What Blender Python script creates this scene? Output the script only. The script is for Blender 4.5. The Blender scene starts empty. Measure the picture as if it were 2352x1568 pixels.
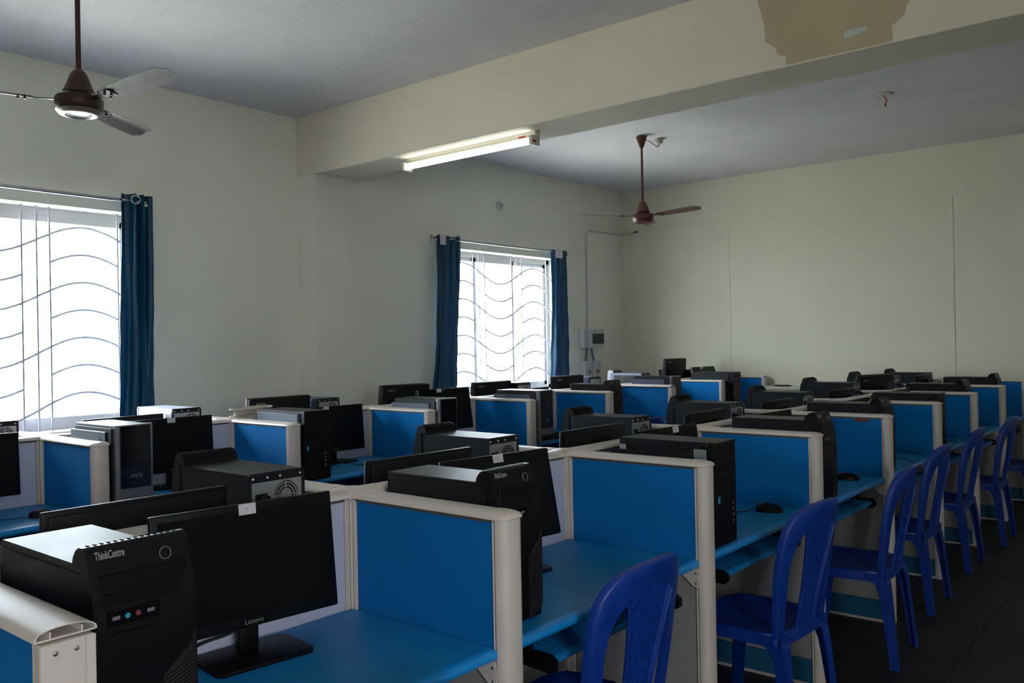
import bpy, bmesh, math, random
from mathutils import Vector, Matrix
random.seed(7)
SC = bpy.context.scene
COL = SC.collection
PI = math.pi
R_ = math.radians

# ------------------------------------------------------------------ camera, light, exposure
F_PX, YAW, PIT, ROL = 1957.64, R_(39.583), R_(0.143), R_(-1.056)
F = Vector((-math.sin(YAW)*math.cos(PIT), math.cos(YAW)*math.cos(PIT), math.sin(PIT)))
Rt = Vector((math.cos(YAW), math.sin(YAW), 0)); Up = Rt.cross(F)
R2 = math.cos(ROL)*Rt + math.sin(ROL)*Up
U2 = -math.sin(ROL)*Rt + math.cos(ROL)*Up
cd = bpy.data.cameras.new('camera'); cam = bpy.data.objects.new('camera', cd); COL.objects.link(cam)
cd.sensor_width = 36; cd.lens = F_PX/2352*36; cd.clip_start = .05; cd.clip_end = 300
mw = Matrix((R2, U2, -F)).transposed().to_4x4(); mw.translation = Vector((0, 0, 1.5)); cam.matrix_world = mw
SC.camera = cam
SC.view_settings.view_transform = 'Standard'; SC.view_settings.look = 'None'
SC.view_settings.gamma = 1; SC.view_settings.use_curve_mapping = False
SC.view_settings.exposure = 0.56

W = bpy.data.worlds.new('overcast_sky'); SC.world = W; W.use_nodes = True
bg = W.node_tree.nodes['Background']; bg.inputs[0].default_value = (0.87, 0.94, 1.0, 1); bg.inputs[1].default_value = 17
SC.cycles.max_bounces = 10; SC.cycles.diffuse_bounces = 6; SC.cycles.sample_clamp_indirect = 6
sun = bpy.data.lights.new('sun', 'SUN'); sun.energy = 20; sun.angle = R_(1); sun.color = (1, .95, .86)
so = bpy.data.objects.new('sun', sun); COL.objects.link(so)
so.rotation_euler = Vector((0.42, 0.10, 0.90)).to_track_quat('Z', 'Y').to_euler()

# room constants (metres)
XW, YB, ZC, ZB = -5.739, 9.119, 3.36, 2.88
YB1, YB2, XC = 4.238, 4.615, -5.512
XR, YF = 2.6, -2.9
HP = 1.076            # underside of the partition caps
ZD = 0.765           # desk top
XS1, Y1, D1 = -1.922, 1.591, 1.0388
XS2, Y2, D2 = -4.452, 1.766, 1.0419
L = 0.604            # length of a side partition
def yk1(k): return Y1 + k*D1
def yk2(k): return Y2 + k*D2

# portals that guide sampling of the sky through the window openings
WIN = [(1.02, 2.935), (5.90, 7.82)]
ADDED_WIN = [(-1.7, -.35)]; RZ0 = 1.30      # unseen window added in the right-hand wall to light near posts and desks
WZ0, WZ1 = 0.985, 2.445
for (a, b) in WIN:
    l = bpy.data.lights.new('window_portal', 'AREA'); l.shape = 'RECTANGLE'; l.size = b-a; l.size_y = WZ1-WZ0
    l.cycles.is_portal = True
    o = bpy.data.objects.new('window_portal', l); COL.objects.link(o)
    o.location = (XW-.24, (a+b)/2, (WZ0+WZ1)/2); o.rotation_euler = Matrix(((0, 0, -1), (1, 0, 0), (0, 1, 0))).to_euler()
    o.rotation_euler = Vector((-1, 0, 0)).to_track_quat('Z', 'Y').to_euler()

for (a, b) in ADDED_WIN:
    l = bpy.data.lights.new('window_portal', 'AREA'); l.shape = 'RECTANGLE'; l.size = b-a; l.size_y = WZ1-RZ0
    l.cycles.is_portal = True
    o = bpy.data.objects.new('window_portal', l); COL.objects.link(o)
    o.location = (XR+.14, (a+b)/2, (RZ0+WZ1)/2); o.rotation_euler = Vector((1, 0, 0)).to_track_quat('Z', 'Y').to_euler()

# ------------------------------------------------------------------ materials
def srgb(r, g, b):
    def c(v):
        v /= 255.0
        return v/12.92 if v <= .04045 else ((v+.055)/1.055)**2.4
    return (c(r), c(g), c(b), 1)
def mat(name, col, rough=.5, metal=0, spec=.5, noise=0, nscale=8, bump=0, bscale=200, col2=None, rn=0, coat=0, emit=None, es=0):
    m = bpy.data.materials.new(name); m.use_nodes = True
    nt = m.node_tree; b = nt.nodes['Principled BSDF']
    b.inputs['Base Color'].default_value = col; b.inputs['Roughness'].default_value = rough
    b.inputs['Metallic'].default_value = metal; b.inputs['Specular IOR Level'].default_value = spec
    if coat: b.inputs['Coat Weight'].default_value = coat; b.inputs['Coat Roughness'].default_value = .1
    tc = nt.nodes.new('ShaderNodeTexCoord')
    if noise or col2:
        n = nt.nodes.new('ShaderNodeTexNoise'); n.inputs['Scale'].default_value = nscale; n.inputs['Detail'].default_value = 6
        n.inputs['Roughness'].default_value = .65
        nt.links.new(tc.outputs['Object'], n.inputs['Vector'])
        cr = nt.nodes.new('ShaderNodeMapRange'); cr.inputs[1].default_value = .35; cr.inputs[2].default_value = .7
        nt.links.new(n.outputs['Fac'], cr.inputs[0])
        mx = nt.nodes.new('ShaderNodeMixRGB'); mx.inputs[1].default_value = col
        mx.inputs[2].default_value = col2 or tuple(min(1, c*(1-noise)) for c in col[:3])+(1,)
        nt.links.new(cr.outputs[0], mx.inputs[0]); nt.links.new(mx.outputs[0], b.inputs['Base Color'])
        if rn:
            mr = nt.nodes.new('ShaderNodeMapRange'); mr.inputs[3].default_value = rough; mr.inputs[4].default_value = rough+rn
            nt.links.new(n.outputs['Fac'], mr.inputs[0]); nt.links.new(mr.outputs[0], b.inputs['Roughness'])
    if bump:
        n2 = nt.nodes.new('ShaderNodeTexNoise'); n2.inputs['Scale'].default_value = bscale; n2.inputs['Detail'].default_value = 4
        nt.links.new(tc.outputs['Object'], n2.inputs['Vector'])
        bp = nt.nodes.new('ShaderNodeBump'); bp.inputs['Strength'].default_value = bump; bp.inputs['Distance'].default_value = .004
        nt.links.new(n2.outputs['Fac'], bp.inputs['Height']); nt.links.new(bp.outputs[0], b.inputs['Normal'])
    if emit:
        b.inputs['Emission Color'].default_value = emit; b.inputs['Emission Strength'].default_value = es
    return m
M = {}
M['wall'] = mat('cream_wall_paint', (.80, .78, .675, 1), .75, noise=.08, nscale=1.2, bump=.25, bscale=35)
M['wall_warm_lit'] = mat('cream_wall_warm_lit', (.665, .63, .50, 1), .7, noise=.06, nscale=1.0, bump=.1, bscale=30)  # wall cream tinted warmer in colour for the light on the back wall
M['beamp'] = mat('beam_paint', (.75, .68, .545, 1), .75, noise=.08, nscale=1.5, bump=.3, bscale=35)
M['patch'] = mat('ochre_undercoat', (.50, .415, .265, 1), .8, noise=.1, nscale=3)
M['putty'] = mat('white_putty', (.55, .57, .55, 1), .85)
M['ceil'] = mat('ceiling_whitewash', (.67, .645, .65, 1), .85, noise=.10, nscale=2.2, bump=1.0, bscale=45)
M['floor'] = mat('dark_stone', (.012, .012, .0105, 1), .6, noise=.35, nscale=9, bump=.2, bscale=60)
M['grout'] = mat('tile_joint', (.011, .011, .010, 1), .8)
M['alu'] = mat('cream_powder_coat', (.70, .62, .565, 1), .42, noise=.10, nscale=5, bump=.05, bscale=300)
M['aludark'] = mat('dark_groove_shade', (.10, .09, .08, 1), .6)  # dark colour put in for the shade of grooves at the caps
M['plast'] = mat('cream_plastic_cap', (.74, .64, .575, 1), .45, noise=.10, nscale=7)
M['fabric'] = mat('blue_partition_fabric', (.0, .175, .50, 1), .85, spec=.2, noise=.10, nscale=500, bump=.4, bscale=900)
M['lam'] = mat('white_laminate', (.54, .54, .66, 1), .5, noise=.05, nscale=4)
M['lamlow'] = mat('grey_laminate', (.33, .315, .31, 1), .55, noise=.1, nscale=3)
M['kick'] = mat('blue_kick_board', (.01, .12, .24, 1), .6, noise=.15, nscale=6)
M['desk'] = mat('blue_desk_laminate', (.005, .24, .58, 1), .40, noise=.14, nscale=5, rn=.15)
M['desked'] = mat('blue_desk_edge_highlight', (.005, .29, .75, 1), .32, noise=.1, nscale=12)  # blue raised above the desktop's to put in the bullnose highlight
M['black'] = mat('black_plastic', (.0045, .0045, .0055, 1), .42, spec=.22, noise=.2, nscale=20, bump=.05, bscale=800)
M['blackm'] = mat('black_plastic_matt', (.006, .006, .006, 1), .6, spec=.25)
M['gloss'] = mat('black_gloss_plastic', (.004, .004, .005, 1), .16, spec=.35)
M['steel'] = mat('black_painted_steel', (.0085, .0095, .013, 1), .38, spec=.24, noise=.3, nscale=6, rn=.12)
M['screen'] = mat('dark_lcd_screen', (.0025, .0025, .0025, 1), .30, spec=.18)
M['zinc'] = mat('zinc_steel_plate', (.42, .43, .43, 1), .45, metal=.75, noise=.15, nscale=9)
M['dark'] = mat('dark_cavity', (.004, .004, .004, 1), .9)
M['silver'] = mat('silver_plastic', (.19, .19, .205, 1), .45, metal=.2, noise=.1, nscale=12)
M['white'] = mat('white_painted_steel', (.55, .58, .66, 1), .4, noise=.06, nscale=8)
M['bluegrey'] = mat('blue_grey_painted_steel', (.055, .07, .115, 1), .4)
M['palesteel'] = mat('pale_blue_painted_steel', (.10, .115, .16, 1), .5)
M['screw'] = mat('screw_zinc', (.65, .65, .66, 1), .3, metal=.9)
M['sticker'] = mat('paper_sticker', (.62, .58, .62, 1), .6)
M['bluest'] = mat('cyan_sticker', (.03, .30, .45, 1), .4)
M['redp'] = mat('red_plastic', (.45, .02, .02, 1), .4)
M['print'] = mat('silver_print', (.21, .21, .20, 1), .5)
M['printd'] = mat('embossed_black', (.03, .032, .036, 1), .3)
M['chair'] = mat('royal_blue_plastic', (.002, .033, .28, 1), .34, noise=.2, nscale=14, rn=.12, col2=(.004, .048, .34, 1))
M['curtain'] = mat('teal_satin_curtain', (.002, .066, .125, 1), .38, spec=.5, noise=.2, nscale=14, bump=.4, bscale=300)
_n = M['curtain'].node_tree; _b = _n.nodes['Principled BSDF']; _o = [q for q in _n.nodes if q.type == 'OUTPUT_MATERIAL'][0]
_t = _n.nodes.new('ShaderNodeBsdfTranslucent'); _t.inputs[0].default_value = (.003, .13, .24, 1); _m = _n.nodes.new('ShaderNodeMixShader'); _m.inputs[0].default_value = .20
_n.links.new(_b.outputs[0], _m.inputs[1]); _n.links.new(_t.outputs[0], _m.inputs[2]); _n.links.new(_m.outputs[0], _o.inputs[0])
M['chrome'] = mat('brushed_chrome', (.62, .62, .62, 1), .22, metal=1)
M['bars'] = mat('white_grille_paint', (.42, .42, .50, 1), .5)
M['frame'] = mat('window_frame_aluminium', (.55, .54, .55, 1), .45, metal=.2)
M['fan'] = mat('brown_fan_enamel', (.050, .022, .016, 1), .48, spec=.3, noise=.3, nscale=10)
M['fanb'] = mat('brown_fan_blade', (.095, .066, .062, 1), .42, spec=.35, noise=.5, nscale=9, rn=.2, col2=(.05, .036, .034, 1))
M['fanring'] = mat('fan_ring_reflection', (.30, .25, .21, 1), .35, metal=.4)  # paled to stand for light reflected off the brown motor's underside
M['fan2'] = mat('red_brown_fan_enamel', (.12, .038, .026, 1), .42, spec=.4, noise=.3, nscale=10)
M['fan2b'] = mat('red_brown_fan_blade', (.16, .075, .060, 1), .33, noise=.3, nscale=9)
M['batten'] = mat('cream_batten_enamel', (.62, .58, .50, 1), .4, noise=.08, nscale=6)
M['tube'] = mat('lit_fluorescent_tube', (1, 1, 1, 1), .4, emit=(.90, 1.0, .96, 1), es=5)
M['pvc'] = mat('pale_pvc', (.56, .56, .50, 1), .5, noise=.1, nscale=8)
M['pvcg'] = mat('grey_flexible_conduit', (.14, .17, .20, 1), .5)
M['box'] = mat('pale_grey_enclosure', (.50, .52, .52, 1), .4)
M['tinted'] = mat('smoked_window', (.015, .02, .035, 1), .12)
M['wire'] = mat('black_cable', (.010, .010, .010, 1), .5)
M['coil'] = mat('beige_cable', (.42, .38, .32, 1), .5)
M['cord'] = mat('twisted_orange_cord', (.40, .12, .04, 1), .6)
M['cabinet'] = mat('off_white_cabinet', (.58, .57, .48, 1), .6, noise=.06, nscale=4)
M['ground'] = mat('pale_concrete_ground', (.55, .53, .48, 1), .9, noise=.2, nscale=.7)
M['outwall'] = mat('outer_render', (.55, .53, .45, 1), .85)
gm = bpy.data.materials.new('window_glass'); gm.use_nodes = True; nt = gm.node_tree; nt.nodes.clear()
o_ = nt.nodes.new('ShaderNodeOutputMaterial'); mx = nt.nodes.new('ShaderNodeMixShader'); tr = nt.nodes.new('ShaderNodeBsdfTransparent')
gl = nt.nodes.new('ShaderNodeBsdfGlossy'); gl.inputs['Roughness'].default_value = .02; fr = nt.nodes.new('ShaderNodeMath'); fr.operation = 'MULTIPLY_ADD'; lw = nt.nodes.new('ShaderNodeLayerWeight'); pw = nt.nodes.new('ShaderNodeMath'); pw.operation = 'POWER'; pw.inputs[1].default_value = 4
nt.links.new(lw.outputs['Facing'], pw.inputs[0]); nt.links.new(pw.outputs[0], fr.inputs[0]); fr.inputs[1].default_value = .5; fr.inputs[2].default_value = .03
tr.inputs[0].default_value = (.93, .96, .97, 1)
nt.links.new(fr.outputs[0], mx.inputs[0]); nt.links.new(tr.outputs[0], mx.inputs[1]); nt.links.new(gl.outputs[0], mx.inputs[2]); nt.links.new(mx.outputs[0], o_.inputs[0])
M['glass'] = gm

# ------------------------------------------------------------------ helpers
class MB:
    """collects shapes, links them as one mesh object"""
    def __init__(s): s.bm = bmesh.new()
    def box(s, x0, x1, y0, y1, z0, z1, bev=0, seg=2):
        b = bmesh.new()
        r = bmesh.ops.create_cube(b, size=1)
        for v in r['verts']:
            v.co = Vector(((x0+x1)/2+v.co.x*(x1-x0), (y0+y1)/2+v.co.y*(y1-y0), (z0+z1)/2+v.co.z*(z1-z0)))
        if bev:
            bmesh.ops.bevel(b, geom=list(b.edges), offset=bev, segments=seg, affect='EDGES', profile=.5)
        s._merge(b); return s
    def _merge(s, b):
        vs = [s.bm.verts.new(v.co) for v in b.verts]
        b.verts.index_update()
        for f in b.faces:
            try: s.bm.faces.new([vs[v.index] for v in f.verts])
            except ValueError: pass
        b.free()
    def poly(s, pts, vec, bev=0):
        """closed polygon (3D points) extruded along vec"""
        b = bmesh.new(); vec = Vector(vec)
        A = [b.verts.new(Vector(p)) for p in pts]; B = [b.verts.new(Vector(p)+vec) for p in pts]
        n = len(pts); b.faces.new(A[::-1]); b.faces.new(B)
        for i in range(n): b.faces.new([A[i], A[(i+1) % n], B[(i+1) % n], B[i]])
        bmesh.ops.recalc_face_normals(b, faces=b.faces)
        if bev: bmesh.ops.bevel(b, geom=list(b.edges), offset=bev, segments=2, affect='EDGES', profile=.5)
        s._merge(b); return s
    def loft(s, rings, cap=True, closed=True):
        R = [[s.bm.verts.new(Vector(p)) for p in r] for r in rings]; n = len(rings[0])
        for a, b in zip(R, R[1:]):
            for i in range(n if closed else n-1):
                j = (i+1) % n
                try: s.bm.faces.new([a[i], a[j], b[j], b[i]])
                except ValueError: pass
        if cap and closed:
            for q in (R[0][::-1], R[-1]):
                try: s.bm.faces.new(q)
                except ValueError: pass
        return s
    def lathe(s, prof, c=(0, 0, 0), n=24, axis='z'):
        rings = []
        for r, z in prof:
            ring = []
            for i in range(n):
                a = 2*PI*i/n; p = (r*math.cos(a), r*math.sin(a), z)
                if axis == 'x': p = (z, p[0], p[1])
                if axis == 'y': p = (p[0], z, p[1])
                ring.append(Vector(p)+Vector(c))
            rings.append(ring)
        return s.loft(rings)
    def cyl(s, p, q, r, n=10, r2=None):
        p, q = Vector(p), Vector(q); d = (q-p).normalized(); u = d.orthogonal().normalized(); v = d.cross(u)
        r2 = r if r2 is None else r2
        return s.loft([[c+(u*math.cos(2*PI*i/n)+v*math.sin(2*PI*i/n))*rr for i in range(n)] for c, rr in ((p, r), (q, r2))])
    def tube(s, pts, r, n=6):
        pts = [Vector(p) for p in pts]; rings = []; u = None
        for i, p in enumerate(pts):
            d = (pts[min(i+1, len(pts)-1)]-pts[max(i-1, 0)]).normalized()
            if u is None: u = d.orthogonal().normalized()
            else:
                u = (u-d*u.dot(d)); u = u.normalized() if u.length > 1e-6 else d.orthogonal().normalized()
            v = d.cross(u)
            rings.append([p+(u*math.cos(2*PI*k/n)+v*math.sin(2*PI*k/n))*r for k in range(n)])
        return s.loft(rings)
    def mesh(s, name, m, smooth=None):
        bmesh.ops.recalc_face_normals(s.bm, faces=s.bm.faces)
        me = bpy.data.meshes.new(name); s.bm.to_mesh(me); s.bm.free()
        if m: me.materials.append(M[m] if isinstance(m, str) else m)
        if smooth:
            for p in me.polygons: p.use_smooth = True
            try: me.set_sharp_from_angle(angle=R_(smooth))
            except Exception: pass
        return me
    def build(s, name, m, parent=None, smooth=None, label=None, loc=None):
        return link(name, s.mesh(name, m, smooth), parent, label, loc)
def link(name, me, parent=None, label=None, loc=None):
    o = bpy.data.objects.new(name, me); COL.objects.link(o)
    if parent is not None: o.parent = parent
    if label: o['label'] = label
    if loc is not None: o.location = loc
    return o
def tag(o, label=None, cat=None, group=None, kind=None):
    if label: o['label'] = label
    if cat: o['category'] = cat
    if group: o['group'] = group
    if kind: o['kind'] = kind
    return o
def thing(name, label, cat, loc=(0, 0, 0), rz=0, group=None):
    o = bpy.data.objects.new(name, None); COL.objects.link(o); o.empty_display_size = .05
    o.location = loc; o.rotation_euler = (0, 0, rz)
    return tag(o, label, cat, group)
def dup(root, loc, rz=0, label=None, group=None, skip=()):
    r = root.copy(); COL.objects.link(r); r.location = loc; r.rotation_euler = (0, 0, rz)
    if label: r['label'] = label
    if group: r['group'] = group
    def rec(a, b):
        for ch in list(a.children):
            nm = ch.name.split('.')[0]
            if nm in skip: continue
            c = ch.copy(); COL.objects.link(c); c.parent = b; rec(ch, c)
    rec(root, r); return r
def remove_tree(o):
    for c in list(o.children): remove_tree(c)
    bpy.data.objects.remove(o)
def cr(pts, n=6):
    P = [Vector(p) for p in pts]; P = [P[0]*2-P[1]]+P+[P[-1]*2-P[-2]]; out = []
    for i in range(1, len(P)-2):
        for k in range(n):
            t = k/n; a, b, c, d = P[i-1:i+3]
            out.append(.5*((2*b)+(c-a)*t+(2*a-5*b+4*c-d)*t*t+(3*b-a-3*c+d)*t**3))
    out.append(P[-2]); return out
_tc = {}
def text_mesh(txt, size, m, ext=.0006, shear=0, sx=1.0, bold=0):
    key = (txt, size, m, sx)
    if key in _tc: return _tc[key]
    cu = bpy.data.curves.new('lettering', 'FONT'); cu.body = txt; cu.size = size; cu.extrude = ext; cu.shear = shear
    cu.align_x = 'CENTER'; cu.align_y = 'CENTER'; cu.offset = bold; cu.resolution_u = 3
    o = bpy.data.objects.new('lettering', cu); COL.objects.link(o)
    dg = bpy.context.evaluated_depsgraph_get(); me = bpy.data.meshes.new_from_object(o.evaluated_get(dg))
    bpy.data.objects.remove(o)
    for v in me.vertices: v.co.x *= sx
    me.materials.clear(); me.materials.append(M[m]); me.name = 'lettering'
    _tc[key] = me; return me
def put_text(txt, size, m, parent, loc, rot, name='lettering', **k):
    o = link(name, text_mesh(txt, size, m, **k), parent); o.location = loc; o.rotation_euler = rot; return o
FX = (PI/2, 0, PI/2)      # reads when seen from +X

# ------------------------------------------------------------------ room shell
def struct(o, name=None): o['kind'] = 'structure'; return o
fl = struct(MB().box(XW-.3, XR+.2, YF-.2, YB+.3, -.25, -.004).build('floor', 'grout'))
tm = MB().box(-.2985, .2985, -.2985, .2985, -.012, 0, .0015, 1).mesh('tile', 'floor')
nx, ny = 0, 0
for i in range(15):
    for j in range(23):
        x = XW+.3+i*.6; y = YB-.3-j*.6
        if x > XR-.2 or y < YF+.2: continue
        if not (-2.0 < x < 1.9 and y > 1.5): continue
        link('tile', tm, fl, None, (x, y, 0))
rest = MB()
for i in range(15):
    for j in range(23):
        x = XW+.3+i*.6; y = YB-.3-j*.6
        if x > XR-.2 or y < YF+.2 or (-2.0 < x < 1.9 and y > 1.5): continue
        rest.box(x-.297, x+.297, y-.297, y+.297, -.012, 0)
o = rest.build('tile_field', 'floor', fl); o['kind'] = 'stuff'
struct(MB().box(XW-.25, XR+.2, YF-.2, YB+.25, ZC, ZC+.2).build('ceiling', 'ceil'))
# left wall with its window openings
w = MB(); ys = [YF-.2]
for a, b in WIN: ys += [a, b]
ys.append(YB+.25)
for i in range(0, len(ys), 2): w.box(XW-.25, XW, ys[i], ys[i+1], -.2, ZC)
for a, b in WIN: w.box(XW-.25, XW, a, b, -.2, WZ0).box(XW-.25, XW, a, b, WZ1, ZC)
struct(w.build('wall_left', 'wall'))
wb = struct(MB().box(XW, XR+.2, YB, YB+.25, -.2, ZC).build('wall_back', 'wall_warm_lit'))
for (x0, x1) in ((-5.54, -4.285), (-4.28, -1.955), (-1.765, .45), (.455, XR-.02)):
    MB().box(x0, x1, YB-.0035, YB, .02, 2.86, .0008, 1).build('wall_panel', 'wall_warm_lit', wb)
struct(MB().box(XW, XR, YF-.2, YF, -.2, ZC).build('wall_front', 'wall'))
w = MB(); xs = [YF-.2]
for a, b in ADDED_WIN: xs += [a, b]
xs.append(YB)
for i in range(0, len(xs), 2): w.box(XR, XR+.2, xs[i], xs[i+1], -.2, ZC)
for a, b in ADDED_WIN: w.box(XR, XR+.2, a, b, -.2, RZ0).box(XR, XR+.2, a, b, WZ1, ZC)
struct(w.build('wall_right', 'wall'))
for i, (a, b) in enumerate(ADDED_WIN):
    m = MB().box(XR+.08, XR+.12, a, b, RZ0, RZ0+.05).box(XR+.08, XR+.12, a, b, WZ1-.05, WZ1).box(XR+.08, XR+.12, a, a+.05, RZ0, WZ1).box(XR+.08, XR+.12, b-.05, b, RZ0, WZ1).box(XR+.08, XR+.12, (a+b)/2-.025, (a+b)/2+.025, RZ0, WZ1)
    struct(m.build('window_%d' % (3+i), 'frame'))  # frame of the added window, out of view
struct(MB().box(XW, XC, YB1, YB2, 0, ZB).build('trim_1', 'wall', label='wall pilaster that carries the ceiling beam'))
bm_ = struct(MB().box(XW, XR, YB1, YB2, ZB, ZC, .004, 1).build('trim_2', 'beamp', label='deep cream ceiling beam crossing the room'))
# repaint patch on the beam: a thin coat with a ragged outline
pp = [(-1.83, 3.355), (-1.80, 3.22), (-1.775, 3.12), (-1.77, 3.03), (-1.72, 2.99), (-1.705, 2.95), (-1.66, 2.93), (-1.665, 2.888), (-1.15, 2.888), (-1.155, 2.96), (-1.10, 3.0), (-1.085, 3.05), (-1.03, 3.085), (-.9, 3.10), (-.80, 3.14), (-.55, 3.16), (-.5, 3.355)]
MB().poly([(x, YB1-.0022, z) for x, z in pp], (0, .0022, 0)).build('paint_patch', 'patch', bm_, label='ochre undercoat patch on the cream beam')
MB().poly([(x, YB1-.0035, z) for x, z in [(-1.375, 2.955), (-1.372, 2.985), (-1.33, 2.99), (-1.27, 2.985), (-1.262, 2.968), (-1.30, 2.958), (-1.35, 2.95)]], (0, .003, 0)).build('putty_dab', 'putty', bm_, label='small white putty dab on the beam')
MB().box(-2.36, -2.33, YB1-.008, YB1+.004, ZB-.006, ZB+.004, .002).build('chipped_plaster', 'putty', bm_)
# outside
struct(MB().box(-60, 40, -50, 60, -3.6, -3.4).build('outside_ground', 'ground'))

# ------------------------------------------------------------------ windows (three sliding lights behind a wavy grille)
def window(i, a, b, detail=True):
    gx = XW-.105; fx0, fx1 = XW-.215, XW-.165
    f = MB()
    f.box(fx0, fx1, a, a+.04, WZ0, WZ1); f.box(fx0, fx1, b-.04, b, WZ0, WZ1)
    f.box(fx0, fx1, a, b, WZ0, WZ0+.045); f.box(fx0, fx1, a, b, WZ1-.05, WZ1)
    wo = struct(f.build('window_%d' % i, 'frame'))
    n = 2 if i == 1 else 3; step = (b-a-.08)/n
    for k in range(n):
        ya, yb = a+.04+k*step-(.02 if k else 0), a+.04+(k+1)*step+(.02 if k < n-1 else 0)
        xo = fx0+.006 if k % 2 == 0 else fx0+.028
        s = MB(); t = .040
        s.box(xo, xo+.02, ya, ya+t, WZ0+.045, WZ1-.05).box(xo, xo+.02, yb-t, yb, WZ0+.045, WZ1-.05)
        s.box(xo, xo+.02, ya, yb, WZ0+.045, WZ0+.045+t).box(xo, xo+.02, ya, yb, WZ1-.05-t, WZ1-.05)
        so_ = s.build('window_sash', 'frame', wo)
        MB().box(xo+.008, xo+.012, ya+t-.004, yb-t+.004, WZ0+.07, WZ1-.075).build('pane', 'glass', so_)
    MB().box(XW-.16, XW+.012, a-.0, b+.0, WZ0-.03, WZ0+.004, .004, 1).build('window_sill', 'frame', wo)
    # grille
    c = (a+b)/2
    bars = [b-.127, b-.572, b-.652, b-.742, b-1.181, b-1.271, b-1.356, b-1.80]
    for q in bars: MB().box(gx-.005, gx+.005, q-.005, q+.005, WZ0, WZ1).build('grille_bar', 'bars', wo)
    yc = b-.355; half = .585            # crest position, half period
    def zw(y): return .098*math.cos(PI*(y-yc)/half)
    base = 2.228
    for r in range(4):
        z0 = base-.366*r
        pts = [(gx, a+(b-a)*k/48, z0+zw(a+(b-a)*k/48)) for k in range(49)]
        MB().tube([p for p in pts], .009, 6).build('grille_wave', 'bars', wo, 60)
        zz = z0-.183
        for (p0, p1) in ((bars[1], bars[0]), (bars[4], bars[3]), (bars[7], bars[6])):
            if zz-.1 < WZ0: continue
            MB().tube([(gx, p0+(p1-p0)*k/14, zz+zw(p0+(p1-p0)*k/14)) for k in range(15)], .009, 6).build('grille_wave', 'bars', wo, 60)
    return wo
for i, (a, b) in enumerate(WIN): window(i+1, a, b)

# curtains and rods
def curtain(y0, y1, ztop, zbot, folds, label, flare0=0, flare1=0, ringside=None, seed=1, tabs=()):
    rnd = random.Random(seed); x = XW+.085
    t = thing('curtain', label, 'curtain', (x, (y0+y1)/2, zbot), 0, 'teal curtains beside the windows'); yc = (y0+y1)/2
    nu, nv = folds*14, 26; ph = rnd.random()*6; rings = []
    for s in (1, -1):
        pass
    V = []
    for j in range(nv+1):
        v = j/nv; z = ztop+(zbot-ztop)*v; row = []
        for i in range(nu+1):
            u = i/nu
            ya = y0+flare0*v*v; yb = y1+flare1*v*v
            amp = .034*(1-.25*v)+.012*math.sin(3*v+ph)
            yy = ya+(yb-ya)*(u+.018*math.sin(2*PI*folds*u*2+ph*2+v*2)+.02*math.sin(5*v+9*u+ph)*v)
            xx = amp*math.sin(2*PI*folds*(u+.07*math.sin(2*PI*u+ph*1.7))+ph+.5*math.sin(2.2*v+ph))*(.65+.35*math.cos(2*PI*u+ph*2.3))+.010*math.sin(17*u+7*v+ph)*(.3+v)+.005*math.sin(31*v+11*u)*v
            row.append((xx, yy-yc, z-zbot+.012*math.sin(6*u+ph)*(v > .98)))
        V.append(row)
    m = MB(); bm = m.bm; g = [[bm.verts.new(p) for p in r] for r in V]; g2 = [[bm.verts.new((p[0]-.003, p[1], p[2])) for p in r] for r in V]
    for j in range(nv):
        for i in range(nu):
            bm.faces.new([g[j][i], g[j][i+1], g[j+1][i+1], g[j+1][i]]); bm.faces.new([g2[j][i], g2[j+1][i], g2[j+1][i+1], g2[j][i+1]])
    for j in range(nv):
        for i in (0, nu): bm.faces.new([g[j][i], g[j+1][i], g2[j+1][i], g2[j][i]])
    for i in range(nu):
        for j in (0, nv): bm.faces.new([g[j][i], g[j][i+1], g2[j][i+1], g2[j][i]])
    m.build('drape', 'curtain', t, 50)
    for yr in (ringside or ()):
        r = MB(); pts = [(.0, yr-yc+.026*math.sin(a*PI/8)*.45+0.0, 2.54-zbot+.026*math.cos(a*PI/8)) for a in range(17)]
        pts = [(.044+.010*math.sin(a*PI/8), yr-yc+.026*math.sin(a*PI/8), 2.518-zbot+.027*math.cos(a*PI/8)) for a in range(17)]
        r.tube(pts, .006, 6); r.build('eyelet_ring', 'chrome', t, 60)
    for (ta, tb) in tabs:
        MB().box(.040, .044, ta-yc, tb-yc, ztop-zbot-.095, ztop-zbot+.002, .001, 1).build('heading_tape', 'sticker', t, label='white stiffener showing at the curtain top')
    return t
curtain(2.745, 2.965, 2.56, 1.03, 3, 'teal satin curtain bunched at the right side of the large near window', -.035, -.01, (2.825,), 3)
curtain(5.75, 6.04, 2.54, 1.03, 3, 'dark teal curtain on the left side of the far window', -.11, -.08, (5.99,), 11, tabs=((5.755, 5.83),))
curtain(7.58, 7.875, 2.535, 1.05, 3, 'teal curtain on the right side of the far window beside the distribution board', -.07, -.015, (), 23, tabs=((7.575, 7.70),))
def rod(y0, y1, label, ends):
    t = thing('curtain_rod', label, 'curtain rod', (XW, (y0+y1)/2, 2.515)); yc = (y0+y1)/2
    MB().cyl((.07, y0-yc, 0), (.07, y1-yc, 0), .0125, 14).build('pole', 'chrome', t, 60)
    for e in ends:
        m = MB().box(0, .006, e-yc-.02, e-yc+.02, -.035, .035, .001, 1).box(0, .085, e-yc-.012, e-yc+.012, -.02, -.014, 0).box(.055, .088, e-yc-.016, e-yc+.016, -.032, -.010, .003, 1)
        m.build('bracket', 'chrome', t)
rod(.85, 2.95, 'chrome curtain rod above the large near window', (.92, 2.92))
rod(5.72, 7.90, 'chrome curtain rod above the far window', (5.76, 7.86))

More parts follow.
